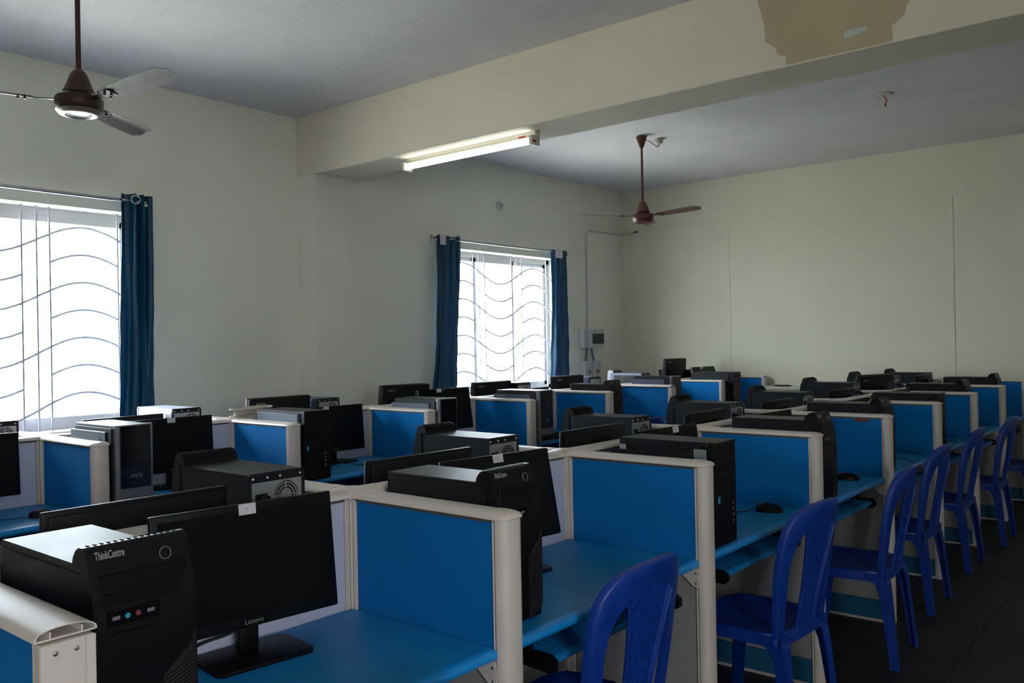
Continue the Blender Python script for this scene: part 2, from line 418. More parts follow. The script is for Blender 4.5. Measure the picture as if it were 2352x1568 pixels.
# ------------------------------------------------------------------ wall fittings
t = thing('distribution_board', 'pale grey distribution board with smoked door on the window wall', 'fuse box', (XW, 8.36, 1.435))
MB().box(0, .075, -.195, .215, 0, .215, .004).build('enclosure', 'box', t)
MB().box(.075, .095, -.10, .215, -.005, .212, .006).build('cover', 'box', t)
MB().box(.094, .099, -.05, .185, .045, .165, .002).build('smoked_door', 'tinted', t)
MB().box(.075, .079, -.15, -.135, .10, .115, .002).build('latch', 'dark', t)
for lab, y, cc in (('left grey switch box with a red lever under the distribution board', 8.235, 0), ('right grey switch box with a red lever under the distribution board', 8.405, 1)):
    t = thing('switch_box', lab, 'switch box', (XW, y, 1.04), 0, 'switch boxes under the distribution board')
    MB().box(0, .09, -.075, .075, 0, .24, .004).build('enclosure', 'box', t)
    MB().box(.09, .093, -.022, .03, .085, .145, .001, 1).build('breaker', 'lamlow', t)
    MB().box(.092, .106, -.004, .028, .108, .122, .002).build('lever', 'redp', t)
    for yy, zz in ((-.055, .215), (.055, .215), (.055, .022)): MB().cyl((.089, yy, zz), (.093, yy, zz), .005, 8).build('screw', 'dark', t)
t = thing('flexible_conduit', 'grey flexible conduits between the distribution board and the switch boxes', 'conduit', (XW, 8.3, 1.28))
for p in (((.04, -.03, .155), (.045, -.045, .09), (.04, -.055, 0)), ((.04, .06, .155), (.045, .08, .08), (.04, .115, 0))):
    MB().tube(cr(p, 8), .014, 8).build('hose', 'pvcg', t, 60)
t = thing('surface_conduit', 'thin painted conduit rising from the distribution board and turning into the corner', 'conduit', (XW, 8.34, 1.65))
MB().tube([(.012, 0, 0), (.012, 0, 1.10), (.012, .012, 1.145), (.012, .05, 1.17), (.012, YB-8.34-.04, 1.19), (.03, YB-8.34-.012, 1.19), (.235, YB-8.34-.016, 1.20)], .010, 8).build('pipe', 'pvc', t, 60)
for z in (.25, .95): MB().box(0, .02, -.016, .016, z-.008, z+.008, .002).build('clip', 'pvc', t)
MB().box(.21, .25, YB-8.34-.03, YB-8.34-.006, 1.192, 1.206, .002).build('open_end', 'dark', t)
t = thing('ceiling_rose', 'round white socket high on the window wall above the far window', 'wall socket', (XW, 6.77, 2.94))
MB().lathe([(.0, .0), (.048, 0), (.048, .008), (.038, .016), (.036, .03), (.02, .034), (.0, .034)], n=24, axis='x').build('cover', 'pvc', t, 40)
MB().cyl((.033, 0, 0), (.037, 0, 0), .006, 8).build('screw', 'dark', t)
# ceiling junctions
t = thing('ceiling_rose', 'round white cable rosette on the ceiling beside the far fan', 'ceiling rose', (-3.93, 6.93, ZC-.045))
MB().lathe([(0, 0), (.032, 0), (.034, .014), (.04, .018), (.04, .03), (.046, .034), (.048, .045), (0, .045)], n=20).build('cover', 'pvc', t, 40)
t = thing('ceiling_hook_plate', 'white ceiling plate with a loose orange cord on the right of the ceiling', 'ceiling rose', (-1.93, 6.87, ZC-.012))
MB().lathe([(0, 0), (.05, 0), (.055, .006), (.055, .012), (0, .012)], n=24).build('cover', 'pvc', t, 40)
MB().tube(cr([(-.01, 0, 0), (.0, 0, -.02), (.012, .0, -.045), (.0, 0, -.07), (.008, 0, -.085)], 5), .006, 6).build('loose_cord', 'cord', t, 60)

# ------------------------------------------------------------------ tube light under the beam
t = thing('tube_light', 'lit fluorescent batten tube under the cream beam', 'light', (-4.00, 4.40, 2.80))
MB().box(-.61, .61, -.022, .028, .03, .08, .004).build('batten', 'batten', t)
MB().box(-.61, .61, -.034, -.021, .036, .046, .002).build('tray_lip', 'batten', t)
MB().cyl((-.585, -.042, .010), (.585, -.042, .010), .017, 14).build('tube', 'tube', t, 60)
for s in (-1, 1):
    e = MB().box(s*.585-.012, s*.585+.018*s+.012*(s > 0)-.0, -.062, -.018, -.012, .034, .005) if False else MB().box(min(s*.583, s*.612), max(s*.583, s*.612), -.064, .026, -.013, .05, .008)
    eo = e.build('end_holder', 'batten', t)
    if s > 0: MB().box(.6115, .6135, -.055, -.02, .003, .017, 0).build('red_mark', 'redp', eo)
MB().box(.47, .53, -.0228, -.0222, .05, .062).build('red_print', 'redp', t)

# ------------------------------------------------------------------ ceiling fans
def fan(loc, ang0, mm, mb, label, zceil, ring, cone=0):
    t = thing('ceiling_fan', label, 'fan', loc)
    H = zceil-loc[2]
    MB().lathe([(0, -.046), (.050, -.046), (.074, -.040), (.088, -.029), (.094, -.016), (.095, .012), (.090, .022), (.068, .030), (.0, .030)], n=40).build('motor', mm, t, 35)
    MB().lathe([(.050, -.0465), (.060, -.054), (.078, -.0495), (.091, -.035), (.086, -.033), (.074, -.042), (.054, -.0455)], n=40).build('ring', ring, t, 60)
    MB().lathe([(0, -.037), (.048, -.0485), (.052, -.046), (0, -.034)], n=32).build('hub_plate', mm, t, 60)
    MB().lathe([(.0, .040), (.062, .040), (.064, .046), (.057, .060), (.050, .075), (.043, .095), (.034, .120), (.022, .136), (.016, .142), (0, .142)], n=32).build('lower_canopy', mm, t, 35)
    MB().cyl((0, 0, .03), (0, 0, H-.02), .0105, 14).build('downrod', mm, t, 60)
    MB().lathe([(.0, H-.110), (.016, H-.110), (.022, H-.095), (.034, H-.06), (.044, H-.03), (.050, H-.012), (0, H-.012)], n=32).build('upper_canopy', mm, t, 35)
    MB().cyl((0, 0, H-.02), (0, 0, H), .008, 8).build('hook', 'dark', t)
    # blade, built once along +X then turned
    m = MB(); rings = []
    for i in range(17):
        u = i/16; x = .17+.44*u
        hw = .038+.017*min(1, u*2.2)
        if u > .9: hw *= math.sqrt(max(.05, 1-((u-.9)/.1)**2*.8))
        if u < .08: hw *= .82+.18*u/.08
        tilt = R_(-11); ring = []
        for y, zt in ((-hw, 0), (-hw*.25, .007), (0, .004), (hw, -.002), (hw, -.0036), (0, .0024), (-hw*.25, .0054), (-hw, -.0016)):
            ring.append((x, y*math.cos(tilt)-zt*math.sin(tilt), y*math.sin(tilt)+zt*math.cos(tilt)+.002+math.tan(cone)*(x-.1)))
        rings.append(ring)
    m.loft(rings); bl = m.mesh('blade', mb, 40)
    m = MB(); m.poly([(.085, -.014, .006), (.15, -.012, .006), (.175, -.030, .012), (.235, -.024, .010), (.235, .024, .0), (.175, .030, -.004), (.15, .012, .0), (.085, .014, .004)], (0, 0, .004))
    for (x, y) in ((.20, -.014), (.20, .016), (.225, 0)): m.cyl((x, y, -.006-.2*y), (x, y, .012-.2*y), .005, 8)
    ir = m.mesh('blade_iron', mm)
    for k in range(3):
        b = link('blade', bl, t); b.rotation_euler = (0, 0, ang0+k*2*PI/3)
        c = link('blade_iron', ir, t); c.rotation_euler = (0, 0, ang0+k*2*PI/3)
    return t
fan((-3.70, 1.625, 2.552), R_(8), 'fan', 'fanb', 'brown three-blade ceiling fan near the large window', ZC, 'fanring', R_(2.2))
f2 = fan((-3.99, 6.72, 2.625), R_(113), 'fan2', 'fan2b', 'red-brown three-blade ceiling fan beyond the beam', ZC, 'fan2', R_(1.2))
wv = [(.0, 0, ZC-2.625-.02), (.03, .08, ZC-2.625-.04), (.055, .19, ZC-2.625-.075), (.06, .21, ZC-2.625-.046)]
MB().tube(cr(wv, 8), .004, 5).build('supply_cord', 'cord', f2, 60)

# ------------------------------------------------------------------ partitions
def arch(x, hw, h, n=12, z=HP):
    return [(x, hw*math.cos(PI*i/n), z+.66*h*math.sin(PI*i/n)**.7) for i in range(n+1)]
def arch_ext(m, x0, x1, hw=.036, h=.024, e0=False, e1=False):
    rings = []
    def ends(xa, s):
        return [(xa-s*.045*math.cos(a), max(.35, math.sin(a)**.4), max(.12, math.sin(a)**.55)) for a in [PI/2*k/6 for k in range(0, 7)]]
    if e0: rings += [arch(x0+.045-.045*math.cos(PI/2*k/6), hw*max(.55, math.sin(PI/2*k/6)**.35), h*max(.25, math.sin(PI/2*k/6)**.5)) for k in range(0, 7)]
    else: rings.append(arch(x0, hw, h))
    if e1: rings += [arch(x1-.045+.045*math.cos(PI/2*k/6), hw*max(.55, math.sin(PI/2*k/6)**.35), h*max(.25, math.sin(PI/2*k/6)**.5)) for k in range(6, -1, -1)]
    else: rings.append(arch(x1, hw, h))
    m.loft(rings); return m
ordn = ['nearest', 'second', 'third', 'fourth', 'fifth', 'sixth', 'seventh', 'eighth', 'ninth']
def side_mesh_parts(ln, style):
    """parts of a partition running along local +X from the spine; styles: cap, open (no end cap), bare"""
    P = []
    a = .042; b = ln-.030
    P.append(('fabric_panel', MB().box(a+.016, b-.013, -.033, .033, ZD-.03, HP-.008, .003, 1).mesh('fabric_panel', 'fabric'), None))
    P.append(('lower_panel', MB().box(a+.016, b-.013, -.031, .031, .115, ZD-.03, .002, 1).mesh('lower_panel', 'lamlow'), 'grey laminate lower panel'))
    P.append(('kick_board', MB().box(a+.016, b-.013, -.0315, .0315, .014, .113, .002, 1).mesh('kick_board', 'kick'), 'blue kick board'))
    for x in (a, a+.007, b-.013, b-.006):
        P.append(('edge_trim', MB().box(x, x+.0055, -.0365, .0365, .0, HP-.004, .0012, 1).mesh('edge_trim', 'alu'), None))
    P.append(('skirting', MB().box(a, b, -.035, .035, .0, .013, .002, 1).mesh('skirting', 'alu'), None))
    P.append(('groove_shade', MB().box(a, b, -.0345, .0345, HP-.010, HP-.001).mesh('groove_shade', 'aludark'), None))  # dark strip standing in for the shade in the groove below the cap
    if style == 'cap':
        P.append(('top_cap', arch_ext(MB(), a+.004, ln-.062, .0445, .026).mesh('top_cap', 'alu', 50), None))
        P.append(('end_cap', arch_ext(MB(), ln-.062, ln+.002, .046, .0275, e1=True).mesh('end_cap', 'plast', 50), None))
        n = 12; pl = [(b, -.030), (b, .030)]+[(ln-.030+.030*math.cos(PI/2-PI*i/n)**1.0*1.0, .030*math.sin(PI/2-PI*i/n)) for i in range(n+1)]
        pl = [(b, -.0395), (b, .0395), (ln-.020, .0385), (ln-.010, .034), (ln-.003, .026), (ln, .014), (ln, -.014), (ln-.003, -.026), (ln-.010, -.034), (ln-.020, -.0385)]
        P.append(('cap_seam', MB().poly([(x+(.0006 if x > b else 0), y*1.015, HP-.0015) for x, y in pl], (0, 0, .0022)).mesh('cap_seam', 'aludark'), None))
        P.append(('end_post', MB().poly([(x, y, 0) for x, y in pl], (0, 0, HP-.001)).mesh('end_post', 'alu', 35), None))
    else:
        # hollow extrusion showing where the end cap is missing
        m = MB(); o = arch(0, .046, .027); i_ = arch(0, .043, .0235)
        prof = [(p[1], p[2]) for p in o]+[(p[1], p[2]+.0010) for p in i_[::-1]]
        m.poly([(a+.004, y, z) for y, z in prof], (ln-.016-a, 0, 0)); m.box(a+.004, ln-.014, -.044, .044, HP-.001, HP+.0015)
        for yy in (-.022, .024): m.box(a+.1, ln-.014, yy-.0012, yy+.0012, HP, HP+.011)
        P.append(('top_cap', m.mesh('top_cap', 'alu', 50), None))
        m = MB().box(b+.001, ln-.006, -.040, .040, 0, HP-.004, .002, 1).box(ln-.007, ln-.003, -.040, .024, 0, HP-.004, .001, 1).box(ln-.007, ln-.003, .026, .040, 0, HP-.004, .001, 1)
        P.append(('end_post', m.mesh('end_post', 'alu'), None))
        for yy in (-.020, .010):
            P.append(('screw', MB().lathe([(0, 0), (.0045, 0), (.004, .0025), (0, .0035)], (ln-.003, yy, HP-.018), 10, 'x').mesh('screw', 'screw', 50), None))
    return P
SP = {s: side_mesh_parts(L, s) for s in ('cap', 'open')}
def side(x, y, flip, label, style, group):
    t = thing('partition_screen', label, 'partition', (x, y, 0), PI if flip else 0, group)
    for n_, me, lb in SP[style]: link(n_, me, t, lb)
    return t
def spine_parts(d, term=False):
    P = []
    y0, y1 = .043, d-.043
    P.append(('white_panel', MB().box(-.033, .033, y0+.014, y1-.014, ZD-.03, HP-.008, .003, 1).mesh('white_panel', 'lam'), None))
    P.append(('lower_panel', MB().box(-.031, .031, y0+.014, y1-.014, .115, ZD-.03, .002, 1).mesh('lower_panel', 'lamlow'), None))
    P.append(('kick_board', MB().box(-.0315, .0315, y0+.014, y1-.014, .014, .113, .002, 1).mesh('kick_board', 'kick'), 'blue kick board'))
    for y in (y0, y0+.007, y1-.013, y1-.006):
        P.append(('edge_trim', MB().box(-.0365, .0365, y, y+.0055, 0, HP-.004, .0012, 1).mesh('edge_trim', 'alu'), None))
    P.append(('groove_shade', MB().box(-.0345, .0345, y0, y1, HP-.010, HP-.001).mesh('groove_shade', 'aludark'), None))  # same painted groove shade along the spine
    P.append(('skirting', MB().box(-.035, .035, y0, y1, 0, .013, .002, 1).mesh('skirting', 'alu'), None))
    rings = [[(-p[1], yy, p[2]) for p in arch(0, .0445, .026)] for yy in (.09, d-.09)]
    P.append(('top_cap', MB().loft(rings).mesh('top_cap', 'alu', 50), None))
    # pole and four-way cap at the far end (y = d)
    P.append(('junction_pole', MB().box(-.040, .040, d-.040, d+.040, 0, HP, .004).mesh('junction_pole', 'alu'), None))
    m = MB()
    rr = [[(-p[1], d+yy, p[2]) for p in arch(0, .046, .0275+.003*(abs(yy) < .03))] for yy in (-.10, -.06, -.02, .02, .06, .10)]
    m.loft(rr)
    rr = [[(xx, d+p[1], p[2]) for p in arch(0, .046, .0278+.003*(abs(xx) < .03))] for xx in (-.105, -.06, -.02, .02, .06, .105)]
    m.loft(rr); m.lathe([(0, HP+.020), (.035, HP+.0195), (.06, HP+.014), (.068, HP)], (0, d, 0), 24)
    P.append(('junction_cap', m.mesh('junction_cap', 'plast', 45), None))
    return P
SPN1 = spine_parts(D1); SPN2 = spine_parts(D2)
def spine(x, y, P, label, group):
    t = thing('partition_screen', label, 'partition', (x, y, 0), 0, group)
    for n_, me, lb in P: link(n_, me, t, lb)
    return t
nm1 = 'centre row'; nm2 = 'window-side row'
for k in range(-1, 8):
    side(XS1, yk1(k), False, ('cream-capped blue side partition of the aisle-side bays, %s from the camera' % ordn[k+1]) if k > -1 else 'near-left blue partition whose end cap is missing over two screws', 'open' if k == -1 else 'cap', 'side partitions facing the right-hand aisle')
    side(XS1, yk1(k), True, 'blue side partition on the far side of the centre row, %s from the camera' % ordn[k+1], 'open' if k == 3 else 'cap', 'side partitions on the far side of the centre row')
    if k < 7: spine(XS1, yk1(k), SPN1, 'white spine partition along the centre row, %s from the camera' % ordn[k+1], 'spine partitions of the centre row')
for k in range(-1, 8):
    side(XS2, yk2(k), False, 'blue side partition on the room side of the window row, %s from the camera' % ordn[k+1], 'open' if k in (5, 7) else 'cap', 'side partitions on the room side of the window row')
    side(XS2, yk2(k), True, 'blue side partition on the window side of the window row, %s from the camera' % ordn[k+1], 'cap', 'side partitions on the window side of the window row')
    if k < 7: spine(XS2, yk2(k), SPN2, 'white spine partition along the window row, %s from the camera' % ordn[k+1], 'spine partitions of the window row')
tg = MB().box(-1.50, -1.425, yk1(3)-.0355, yk1(3)-.0325, HP-.026, HP-.010, .0005, 1).build('tape_strip', mat('red_brown_tape', (.16, .045, .03, 1), .5))
tag(tg, 'short red-brown tape strip under the cap of an aisle-side partition', 'tape')

# ------------------------------------------------------------------ desks
def desk_parts(d, tray=True):
    P = []
    x0, xf = .040, .578; y0, y1 = .041, d-.041; th = .030
    prof = [(x0, ZD), (xf-.022, ZD), (xf-.008, ZD-.002), (xf-.001, ZD-.009), (xf, ZD-.016), (xf-.003, ZD-.024), (xf-.012, ZD-.030), (x0, ZD-.030)]
    P.append(('desktop', MB().poly([(x, y0, z) for x, z in prof[:1]]+[(xf-.024, y0, ZD), (xf-.024, y0, ZD-th), (x0, y0, ZD-th)], (0, y1-y0, 0)).mesh('desktop', 'desk'), None))
    P.append(('front_edge', MB().poly([(x, y0, z) for x, z in [(xf-.0238, ZD)]+prof[1:-1]+[(xf-.0238, ZD-th)]], (0, y1-y0, 0)).mesh('front_edge', 'desked', 40), 'bullnose front edge of the desk'))
    for y in (y0, y1-.003):
        s = MB().poly([(xf-.10, y, ZD-th), (xf-.005, y, ZD-th), (xf-.003, y, ZD-.092), (xf-.022, y, ZD-.092)], (0, .003, 0))
        P.append(('bracket', s.mesh('bracket', 'alu'), None))
    for z in (ZD-.046, ZD-.080):
        P.append(('screw', MB().lathe([(0, 0), (.004, 0), (.0035, -.0025), (0, -.003)], (xf-.013, y1-.003, z), 10, 'y').mesh('screw', 'screw', 50), None))
    if tray:
        ty0, ty1 = .235, .90
        tp = [(.13, .655), (.520, .655), (.532, .652), (.538, .645), (.536, .636), (.525, .630), (.13, .630)]
        P.append(('keyboard_tray', MB().poly([(x, ty0, z) for x, z in tp], (0, ty1-ty0, 0)).mesh('keyboard_tray', 'desk', 40), 'blue slide-out keyboard tray'))
        for y in (ty0-.018, ty1+.002):
            s = MB().box(.10, .47, y, y+.016, .655, ZD-.031, .002, 1)
            s.poly([(.10, y-.001, .662), (.535, y-.001, .664), (.553, y-.001, .652), (.553, y-.001, .628), (.540, y-.001, .618), (.10, y-.001, .640)], (0, .018, 0))
            P.append(('tray_slide', s.mesh('tray_slide', 'black'), 'black plastic tray slide'))
    return P
DP = {1: (desk_parts(D1), desk_parts(D1, False)), 2: (desk_parts(D2), desk_parts(D2, False))}
def desk(row, x, y, flip, label, tray, group):
    t = thing('desk', label, 'desk', (x, y, 0), 0, group)
    d = D1 if row == 1 else D2
    if flip: t.rotation_euler = (0, 0, PI); t.location = (x, y+d, 0)
    for n_, me, lb in DP[row][0 if tray else 1]:
        link(n_, me, t, lb)
    return t
for j in range(8):
    desk(1, XS1, yk1(j-1), False, 'blue desk of the aisle-side bays, %s from the camera' % ordn[j], True, 'blue desks facing the right-hand aisle')
    desk(1, XS1, yk1(j-1), True, 'blue desk on the far side of the centre row, %s from the camera' % ordn[j], False, 'blue desks on the far side of the centre row')
    desk(2, XS2, yk2(j-1), False, 'blue desk on the room side of the window row, %s from the camera' % ordn[j], j < 5, 'blue desks on the room side of the window row')
    desk(2, XS2, yk2(j-1), True, 'blue desk on the window side of the window row, %s from the camera' % ordn[j], False, 'blue desks on the window side of the window row')

# ------------------------------------------------------------------ computer towers
def rear_parts(P, w, h, d, kind, dz=0):
    """rear plate on the face x=-d; kind 'rings' or 'honey'"""
    X = -d
    pl = MB()
    z0, z1 = .02, h-.022; y0, y1 = -w/2+.008, w/2-.008
    fc = (-w/2+.060, h-.068) if kind == 'rings' else (-w/2+.060, h-.076)   # fan centre seen from behind
    rr = .0425
    # plate with a square hole for the fan grille
    for (a, b, c, e) in ((y0, fc[0]-rr, z0, z1), (fc[0]+rr, y1, z0, z1), (fc[0]-rr, fc[0]+rr, z0, fc[1]-rr), (fc[0]-rr, fc[0]+rr, fc[1]+rr, z1)):
        pl.box(X-.002, X+.001, a, b, c, e)
    P.append(('rear_plate', pl.mesh('rear_plate', 'zinc'), 'bare zinc rear plate'))
    P.append(('fan_cavity', MB().box(X+.0002, X+.0008, fc[0]-rr, fc[0]+rr, fc[1]-rr, fc[1]+rr).mesh('fan_cavity', 'dark'), None))
    g = MB()
    if kind == 'rings':
        for r0 in (.017, .026, .035, .042):
            a = 0; n = 32; w_ = .0022
            rin = [(X-.0035, fc[0]+(r0-w_)*math.cos(2*PI*i/n), fc[1]+(r0-w_)*math.sin(2*PI*i/n)) for i in range(n)]
            rout = [(X-.0035, fc[0]+(r0+w_*.6)*math.cos(2*PI*i/n), fc[1]+(r0+w_*.6)*math.sin(2*PI*i/n)) for i in range(n)]
            rb = [(X-.0005, p[1], p[2]) for p in rout]; rc = [(X-.0005, p[1], p[2]) for p in rin]
            g.loft([rin, rout, rb, rc, rin], cap=False)
        g.lathe([(0, -.0032), (.0185, -.0032), (.0185, -.0002), (0, -.0002)], (X, fc[0], fc[1]), 20, 'x')
        for q in range(4):
            a = q*PI/2; c, s = math.cos(a), math.sin(a)
            p = [(X-.003, fc[0]+c*r-s*o, fc[1]+s*r+c*o) for r, o in ((.016, -.002), (.0425, -.002), (.0425, .002), (.016, .002))]
            g.poly(p, (.0025, 0, 0))
        # corner fillets outside the round opening
        for sy in (-1, 1):
            for sz in (-1, 1):
                n = 6; arc = [(fc[0]+sy*rr*math.cos(PI/2*i/n), fc[1]+sz*rr*math.sin(PI/2*i/n)) for i in range(n+1)]
                g.poly([(X-.0021, y, z) for y, z in arc]+[(X-.0021, fc[0]+sy*rr, fc[1]+sz*rr)], (.0015, 0, 0))
    else:
        q = .0105
        for sy in (-1, 1):
            for sz in (-1, 1):
                n = 3; arc = [(fc[0]+sy*rr*math.cos(PI/2*i/n), fc[1]+sz*rr*math.sin(PI/2*i/n)) for i in range(n+1)]
                g.poly([(X-.0021, y, z) for y, z in arc]+[(X-.0021, fc[0]+sy*rr, fc[1]+sz*rr)], (.0015, 0, 0))
        R = q/math.sqrt(3)
        for i in range(-6, 7):
            for j in range(-6, 7):
                cy = fc[0]+q*(i+.5*(j % 2)); cz = fc[1]+j*q*.866
                if math.hypot(cy-fc[0], cz-fc[1]) > rr+.002: continue
                for k in range(3):
                    a0 = PI/6+k*PI/3; a1 = a0+PI/3
                    p0 = Vector((X-.0012, cy+R*math.cos(a0), cz+R*math.sin(a0))); p1 = Vector((X-.0012, cy+R*math.cos(a1), cz+R*math.sin(a1)))
                    dd = (p1-p0).normalized(); nn = Vector((0, -dd.z, dd.y))*.0011
                    b = g.bm; b.faces.new([b.verts.new(v) for v in (p0-nn, p1-nn, p1+nn, p0+nn)])
        g.lathe([(0, -.002), (.018, -.002), (.018, -.001), (0, -.001)], (X, fc[0], fc[1]-.002), 16, 'x')
    P.append(('fan_grille', g.mesh('fan_grille', 'zinc'), None))
    # flange over the plate with screws, socket below the fan
    P.append(('top_flange', MB().box(X-.004, X+.001, -w/2, w/2, h-.024, h-.002, .001, 1).mesh('top_flange', 'steel'), None))
    P.append(('side_flange', MB().box(X-.006, X+.001, -w/2-.001, -w/2+.008, 0, h-.01, .001, 1).mesh('side_flange', 'steel'), None))
    for y in (w/2-.010, w/2-.055, -.008, -w/2+.014):
        P.append(('screw', MB().lathe([(0, -.0055), (.003, -.005), (.0045, -.003), (.0045, 0), (0, 0)], (X-.002, y, h-.013), 8, 'x').mesh('screw', 'screw', 50), None))
    P.append(('power_inlet', MB().box(X-.006, X+.001, w/2-.055, w/2-.018, h-.084, h-.055, .002, 1).mesh('power_inlet', 'black'), None))
    m = MB().box(X-.030, X-.004, w/2-.050, w/2-.024, h-.081, h-.059, .004)
    m.tube(cr([(X-.028, w/2-.037, h-.070), (X-.055, w/2-.040, h-.075), (X-.066, w/2-.068, h-.105), (X-.060, w/2-.09, h-.16), (X-.045, w/2-.095, h-.26)], 5), .0065, 8)
    P.append(('power_lead', m.mesh('power_lead', 'black', 50), 'black mains lead'))

def tower(kind, w=.175, h=.375, d=.42):
    """front face towards +X at x=0, base at z=0"""
    P = []
    if kind in ('think', 'thinkr', 'thinkh'):
        P.append(('case', MB().box(-d, -.045, -w/2+.003, w/2-.003, .008, h, .003, 1).mesh('case', 'steel'), None))
        P.append(('side_cover', MB().box(-d+.004, -.046, -w/2, -w/2+.004, .006, h-.012, .001, 1).mesh('side_cover', 'steel'), None))
        for (x, y) in ((-.08, -.06), (-.08, .06), (-d+.05, -.06), (-d+.05, .06)): P.append(('foot', MB().cyl((x, y, 0), (x, y, .01), .012, 12).mesh('foot', 'black'), None))
        prof = [(-.046, .002), (-.004, .002), (.004, .05), (.004, .25), (.001, .315), (-.006, h-.035), (-.014, h-.010), (-.0265, h+.027), (-.036, h+.033), (-.050, h+.0325), (-.062, h+.026), (-.072, h+.014), (-.076, h+.001), (-.046, h+.001)]
        P.append(('bezel', MB().poly([(x, -w/2, z) for x, z in prof], (0, w, 0), 0).mesh('bezel', 'black', 30), None))
        # cut-under of the handle: ribbed vent strip seen from behind
        m = MB()
        for k in range(14):
            y = -w/2+.014+k*(w-.028)/13
            m.tube([(-.040, y, h+.0345), (-.052, y, h+.033), (-.064, y, h+.0265), (-.074, y, h+.014)], .0013, 4)
        P.append(('rib_strip', m.mesh('rib_strip', 'gloss'), None))
        # facet: name plate and power ring lie on the sloping top of the bezel
        a = math.atan2(.018, .083)
        for n_, x_, z0_, z1_, dy0, dy1 in (('drive_bay', -.007, h-.040, h-.012, -.076, .076), ('drive_bay', -.0015, h-.066, h-.043, -.076, .062)):
            P.append((n_, MB().box(x_-.004, x_+.0030, dy0, dy1, z0_, z1_, .0015, 1).mesh(n_, 'black'), None))
        P.append(('port_panel', MB().box(.0, .0062, -.070, .022, h-.096, h-.070, .0015, 1).mesh('port_panel', 'gloss'), None))
        P.append(('port_lip', MB().box(.002, .0085, -.072, .022, h-.110, h-.101, .003, 1).mesh('port_lip', 'black'), None))
        for y in (-.062, -.002): P.append(('usb_port', MB().box(.006, .0072, y, y+.013, h-.086, h-.080).mesh('usb_port', 'silver'), None))
        P.append(('audio_jack', MB().lathe([(0, 0), (.0045, 0), (.0045, .0012), (0, .0012)], (.0062, -.036, h-.083), 12, 'x').mesh('audio_jack', 'bluest'), 'turquoise audio jack'))
        P.append(('audio_jack', MB().lathe([(0, 0), (.0045, 0), (.0045, .0012), (0, .0012)], (.0062, -.018, h-.083), 12, 'x').mesh('audio_jack', mat('pink_jack', (.22, .03, .04, 1), .4)), 'pink audio jack'))
        m = MB()
        for k in range(31):
            z = .012+k*.0068
            y1 = w/2-.003; y0 = max(.026, y1-(.064))
            if k > 24: y0 = .026+(k-24)*.0085
            if k < 3: y0 += 0
            m.poly([(.0035, y0, z-.006), (.0035, y0, z-.0025), (.0035, y1, z+.0215-.000), (.0035, y1, z+.018)], (.0028, 0, 0))
        P.append(('vent_ribs', m.mesh('vent_ribs', mat('dark_grey_rib_plastic', (.022, .021, .020, 1), .45)), 'slanting vent ribs'))
        rear_parts(P, w, h, d, 'rings' if kind == 'thinkr' else 'honey')
        for q in P: pass
        return P
    if kind in ('hcl',):
        P.append(('case', MB().box(-d, -.03, -w/2+.004, w/2, .008, h, .003, 1).mesh('case', 'steel'), None))
        P.append(('side_cover', MB().box(-d-.012, -.075, -w/2-.016, -w/2-.010, .012, h-.028, .003, 1).poly([(-d+.03, -w/2-.018, .06), (-.11, -w/2-.018, .06), (-.11, -w/2-.018, h-.075), (-.13, -w/2-.018, h-.055), (-d+.05, -w/2-.018, h-.055), (-d+.03, -w/2-.018, h-.075)], (0, .003, 0)).mesh('side_cover', 'bluegrey'), 'side cover slid back and standing proud'))
        P.append(('side_frame', MB().box(-d+.02, -.03, -w/2-.009, -w/2+.004, .012, h-.012, .001, 1).mesh('side_frame', 'steel'), None))
        pr = [(-.032, -w/2), (-.008, -w/2), (0, -w/2+.010), (.003, 0), (0, w/2-.010), (-.008, w/2), (-.032, w/2)]
        P.append(('bezel', MB().poly([(x, y, 0) for x, y in pr], (0, 0, h+.002), .0).mesh('bezel', 'silver', 30), 'silver plastic bezel'))
        P.append(('front_panel', MB().box(0, .006, -w/2+.016, w/2-.016, .105, h-.004, .003).mesh('front_panel', 'gloss'), 'glossy black front panel'))
        P.append(('lower_slot', MB().box(0, .005, -w/2+.018, w/2-.022, .012, .052, .003).mesh('lower_slot', 'black'), None))
        P.append(('button_row', MB().box(.0055, .0075, -w/2+.026, -w/2+.042, .112, .122, .001, 1).lathe([(0, .0055), (.004, .0055), (.004, .0075), (0, .0075)], (0, -.030, .117), 10, 'x').lathe([(0, .0055), (.004, .0055), (.004, .0075), (0, .0075)], (0, -.018, .117), 10, 'x').mesh('button_row', 'black'), None))
        return P
    if kind in ('plain', 'vented', 'open'):
        P.append(('case', MB().box(-d, -.035, -w/2+.004, w/2, .008, h, .002, 1).mesh('case', 'steel'), None))
        P.append(('bezel', MB().box(-.037, 0, -w/2, w/2, .002, h+.001, .004).mesh('bezel', 'black'), None))
        if kind == 'open':
            P.append(('side_cover', MB().box(-d-.03, -.085, -w/2-.022, -w/2-.016, .010, h-.040, .002, 1).mesh('side_cover', 'steel'), 'side cover slid back and down'))
            P.append(('chassis', MB().box(-.085, -.037, -w/2-.004, -w/2+.004, .012, h-.024, .001, 1).box(-d+.005, -d+.03, -w/2-.004, -w/2+.004, .012, h-.024, .001, 1).mesh('chassis', 'zinc'), 'bare zinc chassis strip'))
            P.append(('chassis_rail', MB().box(-d+.02, -.05, -w/2-.007, -w/2-.003, h-.022, h-.012).mesh('chassis_rail', 'steel'), None))
        else:
            P.append(('side_cover', MB().box(-d-.004, -.050, -w/2-.010, -w/2-.004, .010, h-.015, .002, 1).mesh('side_cover', 'bluegrey' if kind == 'vented' else 'steel'), None))
            P.append(('chassis', MB().box(-d+.01, -.037, -w/2-.005, -w/2+.004, .012, h-.012, .001, 1).mesh('chassis', 'steel'), None))
